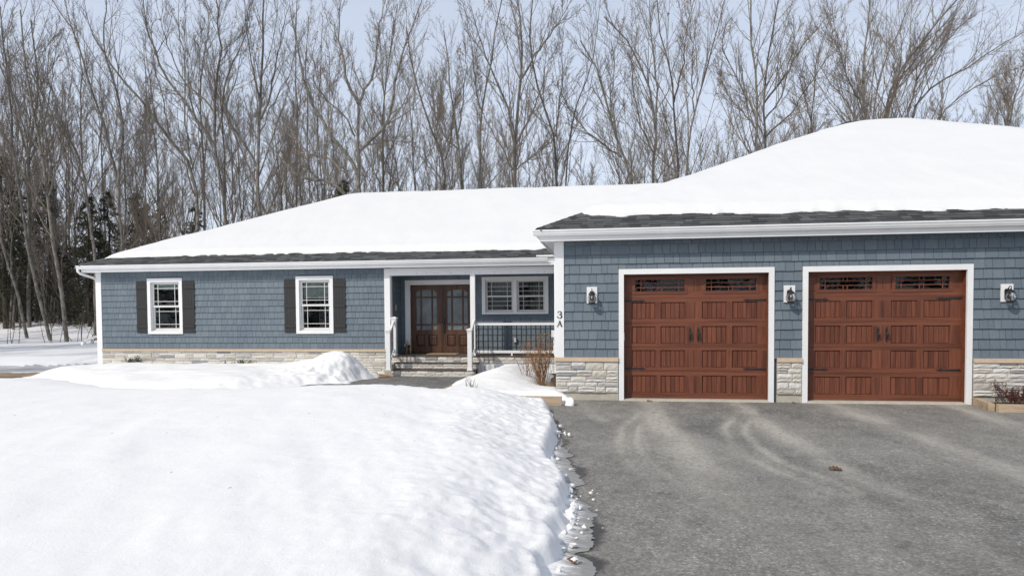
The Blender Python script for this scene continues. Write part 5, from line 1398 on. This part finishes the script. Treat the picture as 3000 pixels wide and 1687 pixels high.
# conifers
def conifer(seed, H, spread, start=.06):
    g = np.random.default_rng(seed); n = 12
    P = np.zeros((1, n, 3)); P[0, :, 2] = np.linspace(-.4, H, n); P[0, :, 0] += np.cumsum(g.normal(size=n)) * .04
    R = np.linspace(.016 * H, .02, n)[None]
    nb = int(H * 9)
    t = start + (1 - start) * (np.arange(nb) + g.random(nb)) / nb
    az = g.uniform(0, 2 * np.pi, nb); ln = spread * (1 - t) ** .75 * g.uniform(.55, 1.15, nb) + .25
    m = 7; pts = np.zeros((nb, m, 3)); base = np.stack([np.interp(t, np.linspace(0, 1, n), P[0, :, 0]), np.zeros(nb), t * H], 1)
    for k in range(m):
        f = k / (m - 1); pts[:, k, 0] = base[:, 0] + np.cos(az) * ln * f; pts[:, k, 1] = np.sin(az) * ln * f; pts[:, k, 2] = base[:, 2] + ln * (.18 * f - .38 * f * f) + .05 * g.normal(size=nb) * f
    Rb = np.linspace(.03, .006, m)[None] * np.ones((nb, 1))
    # side sprays
    P2, R2, L2 = grow(pts, Rb, ln, g, 9, .18, 1.0, 52, 12, .42, -.12, .05, 4, .5, .006, .5, .15)
    V1, F1 = join([tubes(P, R, 6), tubes(pts, Rb, 3), tubes(P2, R2, 3)])
    tm = np_mesh('trunk', V1, F1, True); tm.materials.append(MAT['darkbark'])
    # needles: slim triangles along every spray
    q = 17; idx = np.repeat(np.arange(len(P2)), q); f = g.random(len(idx)) * 2.999; i = f.astype(int); a = (f - i)[:, None]
    c = P2[idx, i] * (1 - a) + P2[idx, i + 1] * a; tn = _norm(P2[idx, i + 1] - P2[idx, i])
    dr = _norm(tn * .9 + g.normal(size=c.shape) * .55 + np.array([0, 0, -.12])); sd = _norm(np.cross(dr, g.normal(size=c.shape)))
    Ln = g.uniform(.10, .24, len(idx))[:, None]; w = .026
    V = np.stack([c - sd * w, c + sd * w, c + dr * Ln], 1).reshape(-1, 3); F = np.arange(len(V)).reshape(-1, 3)
    cm = np_mesh('crown', V, F); cm.materials.append(MAT['needle'])
    return tm, cm
CON = [conifer(801, 13, 2.7), conifer(802, 10, 2.3, .03)]
for u, D, k, s, lab in ((18, 52, 0, 1.0, 'dark pine at the very left edge of the wood'), (60, 58, 1, 1.1, 'dark pine behind the leaning trunks at the left'), (330, 54, 0, .80, 'tall dark hemlock behind the forked pale tree'), (415, 54, 1, 1.05, 'bushy dark hemlock right of the forked pale tree'),
                        (262, 53, 1, 1.0, 'shadowy conifer deep behind the mottled leaning tree'), (575, 50, 1, .9, 'narrow dark pine beside the leaning dark tree'), (1010, 42, 0, .78, 'dark hemlock close behind the broad old tree'), (1090, 46, 1, .80, 'low dark hemlock just right of the broad old tree'), (150, 56, 0, .9, 'conifer deep in the wood behind the pale mottled trunk'), (930, 56, 1, .78, 'low conifer behind the pair of reddish trunks'), (480, 54, 0, .72, 'half-hidden conifer left of the leaning dark tree')):
    p = px_point(u, 980, D); z = float(yard_z(np.array(p[0]), np.array(p[1]))); t = empty('conifer', None, (p[0], p[1], z)); t.rotation_euler[2] = u; t.scale = (s, s, s); tag(t, lab, 'conifer', 'evergreens in the wood')
    link(bpy.data.objects.new('trunk', CON[k][0]), t); link(bpy.data.objects.new('crown', CON[k][1]), t)

for i in range(12):
    u = -120 + 55 * i + g.uniform(-20, 20); p = px_point(u, 980, g.uniform(60, 80)); s = g.uniform(.62, .92); t = empty('conifer', None, (p[0], p[1], float(yard_z(np.array(p[0]), np.array(p[1]))))); t.scale = (s * 1.25, s * 1.25, s); t.rotation_euler[2] = i * 2.3
    tag(t, 'low dark conifer half hidden deep in the wood left of the house', 'conifer', 'half-hidden conifers deep in the left wood')
    link(bpy.data.objects.new('trunk', CON[i % 2][0]), t); link(bpy.data.objects.new('crown', CON[i % 2][1]), t)
for i in range(6):
    x, y = -36 - 2.6 * i, -1 + 4.2 * i; t = empty('conifer', None, (x, y, -.3)); t.rotation_euler[2] = i * 1.3; tag(t, 'dark conifer of the wood bordering the side yard at the far left', 'conifer', 'conifers bordering the side yard')
    link(bpy.data.objects.new('trunk', CON[i % 2][0]), t); link(bpy.data.objects.new('crown', CON[i % 2][1]), t)
# trees across the road, behind the photographer: what the garage lites and windows mirror
g = np.random.default_rng(88)
for i in range(24):
    x, y = -95 + 6.6 * i + g.uniform(-1.5, 1.5), -52 - g.uniform(0, 10)
    t = empty('conifer', None, (x, y, -.3)); s = g.uniform(1.15, 1.6); t.scale = (s * 1.15, s * 1.15, s); t.rotation_euler[2] = i * 1.7
    tag(t, 'dark conifer across the road, mirrored in the window glass', 'conifer', 'conifers across the road')
    link(bpy.data.objects.new('trunk', CON[i % 2][0]), t); link(bpy.data.objects.new('crown', CON[i % 2][1]), t)

# brush: a tangle of thin stems nobody could count
g = np.random.default_rng(90)
nb = 2000; u = g.uniform(-300, 1500, nb); D = g.uniform(54, 78, nb)
u = np.where(g.random(nb) < .62, g.uniform(-300, 420, nb), u)
base = np.array([px_point(a, 980, d) for a, d in zip(u, D)]); base[:, 2] = yard_z(base[:, 0], base[:, 1]) - .1
m = 6; P = np.zeros((nb, m, 3)); P[:, 0] = base; d = _norm(np.stack([g.normal(size=nb) * .25, g.normal(size=nb) * .25, np.ones(nb)], 1)); H = g.uniform(1.5, 8.0, nb)
for k in range(1, m): d = _norm(d + g.normal(size=d.shape) * .10 + np.array([0, 0, .05])); P[:, k] = P[:, k - 1] + d * (H / (m - 1))[:, None]
R = np.linspace(1, .3, m)[None] * g.uniform(.010, .026, nb)[:, None]
P2, R2, L2 = grow(P, R, H, g, 6, .2, 1, 42, 14, .36, .5, .10, 4, .6, .008, .5)
P3, R3, L3 = grow(P2, R2, L2, g, 2, .2, 1, 40, 14, .45, .3, .10, 3, .6, .006, .6)
V, F = join([tubes(P, R, 3), tubes(P2, R2, 3), tubes(P3, R3, 3)])
o = obj('undergrowth', np_mesh('undergrowth', V, F), MAT['brush']); tag(o, 'tangled bare brush filling the floor of the wood', kind='stuff')

# saplings and dry stalks at the near edge of the wood, left of the house corner
for k, (u, v, h, lab) in enumerate(((235, 993, 3.2, 'thin multi-stemmed sapling by the end of the downspout'), (160, 982, 2.2, 'low twiggy bush at the foot of the long leaning trunk'), (45, 980, 2.4, 'bare bush at the foot of the left-edge trunks'), (262, 985, 2.6, 'sapling half hidden by the house corner'))):
    gg = np.random.default_rng(950 + k); D = 44 - k; p = px_point(u, v, D); z = float(yard_z(np.array(p[0]), np.array(p[1])))
    ns = 4; P = np.zeros((ns, 7, 3)); d = _norm(np.stack([gg.normal(size=ns) * .22, gg.normal(size=ns) * .22, np.ones(ns)], 1)); P[:, 0] = gg.normal(size=(ns, 3)) * [.25, .25, 0]; H = h * gg.uniform(.6, 1.2, ns)
    for j in range(1, 7): d = _norm(d + gg.normal(size=d.shape) * .07); P[:, j] = P[:, j - 1] + d * (H / 6)[:, None]
    R = np.linspace(.019, .007, 7)[None] * np.ones((ns, 1)); P2, R2, L2 = grow(P, R, H, gg, 8, .2, 1, 38, 12, .36, .4, .1, 4, .6, .007, .5)
    t = empty('bush', None, (p[0], p[1], z)); tag(t, lab, 'bush'); V, F = tubes(P, R, 4); obj('stem', np_mesh('stem', V, F), MAT['brush'], t); V, F = tubes(P2, R2, 3); obj('twigs', np_mesh('twigs', V, F), MAT['brush'], t)

def shrub(name, label, loc, ns, h, spread, mat, leafmat, nleaf, lsize, seed, sub=7, rad=.006, basew=.06, leafpart='leaves', bend=.05):
    gg = np.random.default_rng(seed); P = np.zeros((ns, 8, 3)); d = _norm(np.stack([gg.normal(size=ns) * spread, gg.normal(size=ns) * spread, np.ones(ns)], 1)); P[:, 0] = gg.normal(size=(ns, 3)) * [basew, basew, 0]; H = h * gg.uniform(.55, 1.15, ns)
    for j in range(1, 8): d = _norm(d + gg.normal(size=d.shape) * bend + np.array([0, 0, .03])); P[:, j] = P[:, j - 1] + d * (H / 7)[:, None]
    R = np.linspace(rad, rad * .45, 8)[None] * gg.uniform(.7, 1.2, ns)[:, None]
    t = empty(name, None, loc); tag(t, label, 'shrub')
    P2, R2, L2 = grow(P, R, H, gg, sub, .3, 1, 32, 12, .32, .3, .08, 4, .65, rad * .4, .5)
    V, F = join([tubes(P, R, 5), tubes(P2, R2, 4)]); obj('stems', np_mesh('stems', V, F), mat, t)
    if nleaf:
        pick = gg.integers(0, len(P2), nleaf); V, F = leaf_cards(P2[pick, gg.integers(1, 4, nleaf)] + gg.normal(size=(nleaf, 3)) * .01, gg, lsize); obj(leafpart, np_mesh(leafpart, V, F), leafmat, t)
    return t
shrub('dormant_shrub', 'tall leafless orange-brown shrub in the snowy bed by the garage corner', (-.44, 1.35, .06), 46, 1.08, .22, MAT['shrubtwig'], MAT['dryleaf'], 330, .034, 31)
shrub('dormant_shrub', 'smaller thin leafless shrub left of the tall orange-brown one', (-.78, 1.75, .15), 14, .95, .22, MAT['shrubtwig'], MAT['dryleaf'], 40, .03, 32)
shrub('twig_clump', 'few bare reddish twigs poking out of the snow beside the walk', (-1.76, -.05, .16), 14, .32, .30, MAT['darkbark'], MAT['dryleaf'], 0, .02, 33, 2, .005, .07)
shrub('evergreen_shrub', 'small dark evergreen tip poking from the snow nearer the far house corner', (-14.02, 6.30, .10), 24, .26, .65, MAT['evergreen'], MAT['evergreen'], 420, .05, 34, 7, .006, .14)
shrub('evergreen_shrub', 'small dark evergreen tip poking from the snow between the two windows', (-10.35, 6.25, .10), 24, .21, .85, MAT['evergreen'], MAT['evergreen'], 420, .05, 35, 7, .006, .16)
shrub('barberry_shrub', 'low dark red shrub behind the timber by the second garage door', (8.28, -.42, .04), 46, .40, .85, MAT['redleaf'], MAT['redleaf'], 1500, .026, 36, 9, .005, .16)
# heap of dead grass against the garage corner
gg = np.random.default_rng(37); nb = 420; P = np.zeros((nb, 5, 3)); P[:, 0] = gg.normal(size=(nb, 3)) * [.10, .12, 0]; d = _norm(np.stack([gg.normal(size=nb) * .8, gg.normal(size=nb) * .8, np.ones(nb)], 1)); Lb = gg.uniform(.2, .42, nb)
for j in range(1, 5): d = _norm(d + np.array([0, 0, -.38]) + gg.normal(size=d.shape) * .08); P[:, j] = P[:, j - 1] + d * (Lb / 4)[:, None]
V, F = tubes(P, np.linspace(.006, .002, 5)[None] * np.ones((nb, 1)), 3); o = obj('dead_grass_clump', np_mesh('dead_grass_clump', V, F), MAT['straw']); o.location = (-.18, .75, .10); tag(o, 'matted brown clump of dead grass against the garage corner', 'grass clump')
o2 = obj('dead_grass_clump', o.data, None); o2.location = (-2.62, 5.35, -.1); o2.scale = (.6, .6, .5); tag(o2, 'small tuft of dead leaves beside the bottom step near the railing', 'grass clump')
o3 = obj('dead_grass_clump', np_mesh('dead_grass_clump', V, F), MAT['dryleaf']); o3.location = (-5.40, 5.48, -.14); o3.scale = (.6, .6, .55); tag(o3, 'orange-brown litter of leaves between the snow heap and the bottom step', 'leaf litter')

# fallen oak leaves on the asphalt
def oak_leaf(loc, size, rot, lab):
    n = 9; V = []; F = []
    for k in range(n):
        t = k / (n - 1); w = (.12 + .30 * math.sin(math.pi * t) ** .7) * (1 if k % 2 else .55); cu = .10 * math.sin(3.1 * t) + .05 * (k % 2)
        V += [(t - .5, -w, cu * .6 + .10 * w + .03 * (k % 3)), (t - .5, 0, cu), (t - .5, w, cu + .22 * w)]
    for k in range(n - 1):
        a = 3 * k; F += [(a, a + 1, a + 4, a + 3), (a + 1, a + 2, a + 5, a + 4)]
    me = bpy.data.meshes.new('fallen_leaf'); me.from_pydata([(x * size, y * size, z * size) for x, y, z in V], [], F); me.update()
    o = obj('fallen_leaf', me, MAT['oak']); o.location = loc; o.rotation_euler = (.05, .08, rot); tag(o, lab, 'leaf')
def on_drive(x, y): return (x, y, float(asphalt_z(x, y)) + .008)
oak_leaf(on_drive(3.60, -5.5), .15, -.25, 'curled brown oak leaf lying in the middle of the driveway')
oak_leaf(on_drive(1.83, -.16), .12, .6, 'small tan leaf lying at the sill of the first garage door')
oak_leaf(on_drive(4.52, -.10), .09, 1.1, 'small leaf lying below the stone pier between the garage doors')
oak_leaf((.79, -8.72, float(asphalt_z(.79, -8.72)) + .045), .10, -1.0, 'small brown leaf frozen onto the grey slush')
# bits of twig and bark blown onto the snow
g = np.random.default_rng(123); n = 45; X = g.uniform(-16, .3, n); Y = g.uniform(-9.5, 1.0, n); Z, s_ = lawn_z(X, Y); ok = s_ > .15; X, Y, Z = X[ok], Y[ok], Z[ok]; n = len(X)
L_ = g.uniform(.01, .05, n); a_ = g.uniform(0, 6.28, n); P = np.zeros((n, 3, 3))
for k, f in enumerate((-.5, 0, .5)): P[:, k, 0] = X + np.cos(a_) * L_ * f; P[:, k, 1] = Y + np.sin(a_) * L_ * f + .004 * (k == 1); P[:, k, 2] = Z + .006 + .004 * (k == 1)
V, F = tubes(P, np.full((n, 3), .0018), 3); o = obj('twig_litter', np_mesh('twig_litter', V, F), MAT['darkbark']); tag(o, 'scattered bits of twig and bark on the front snow', kind='stuff')
SC.cycles.use_denoising = True
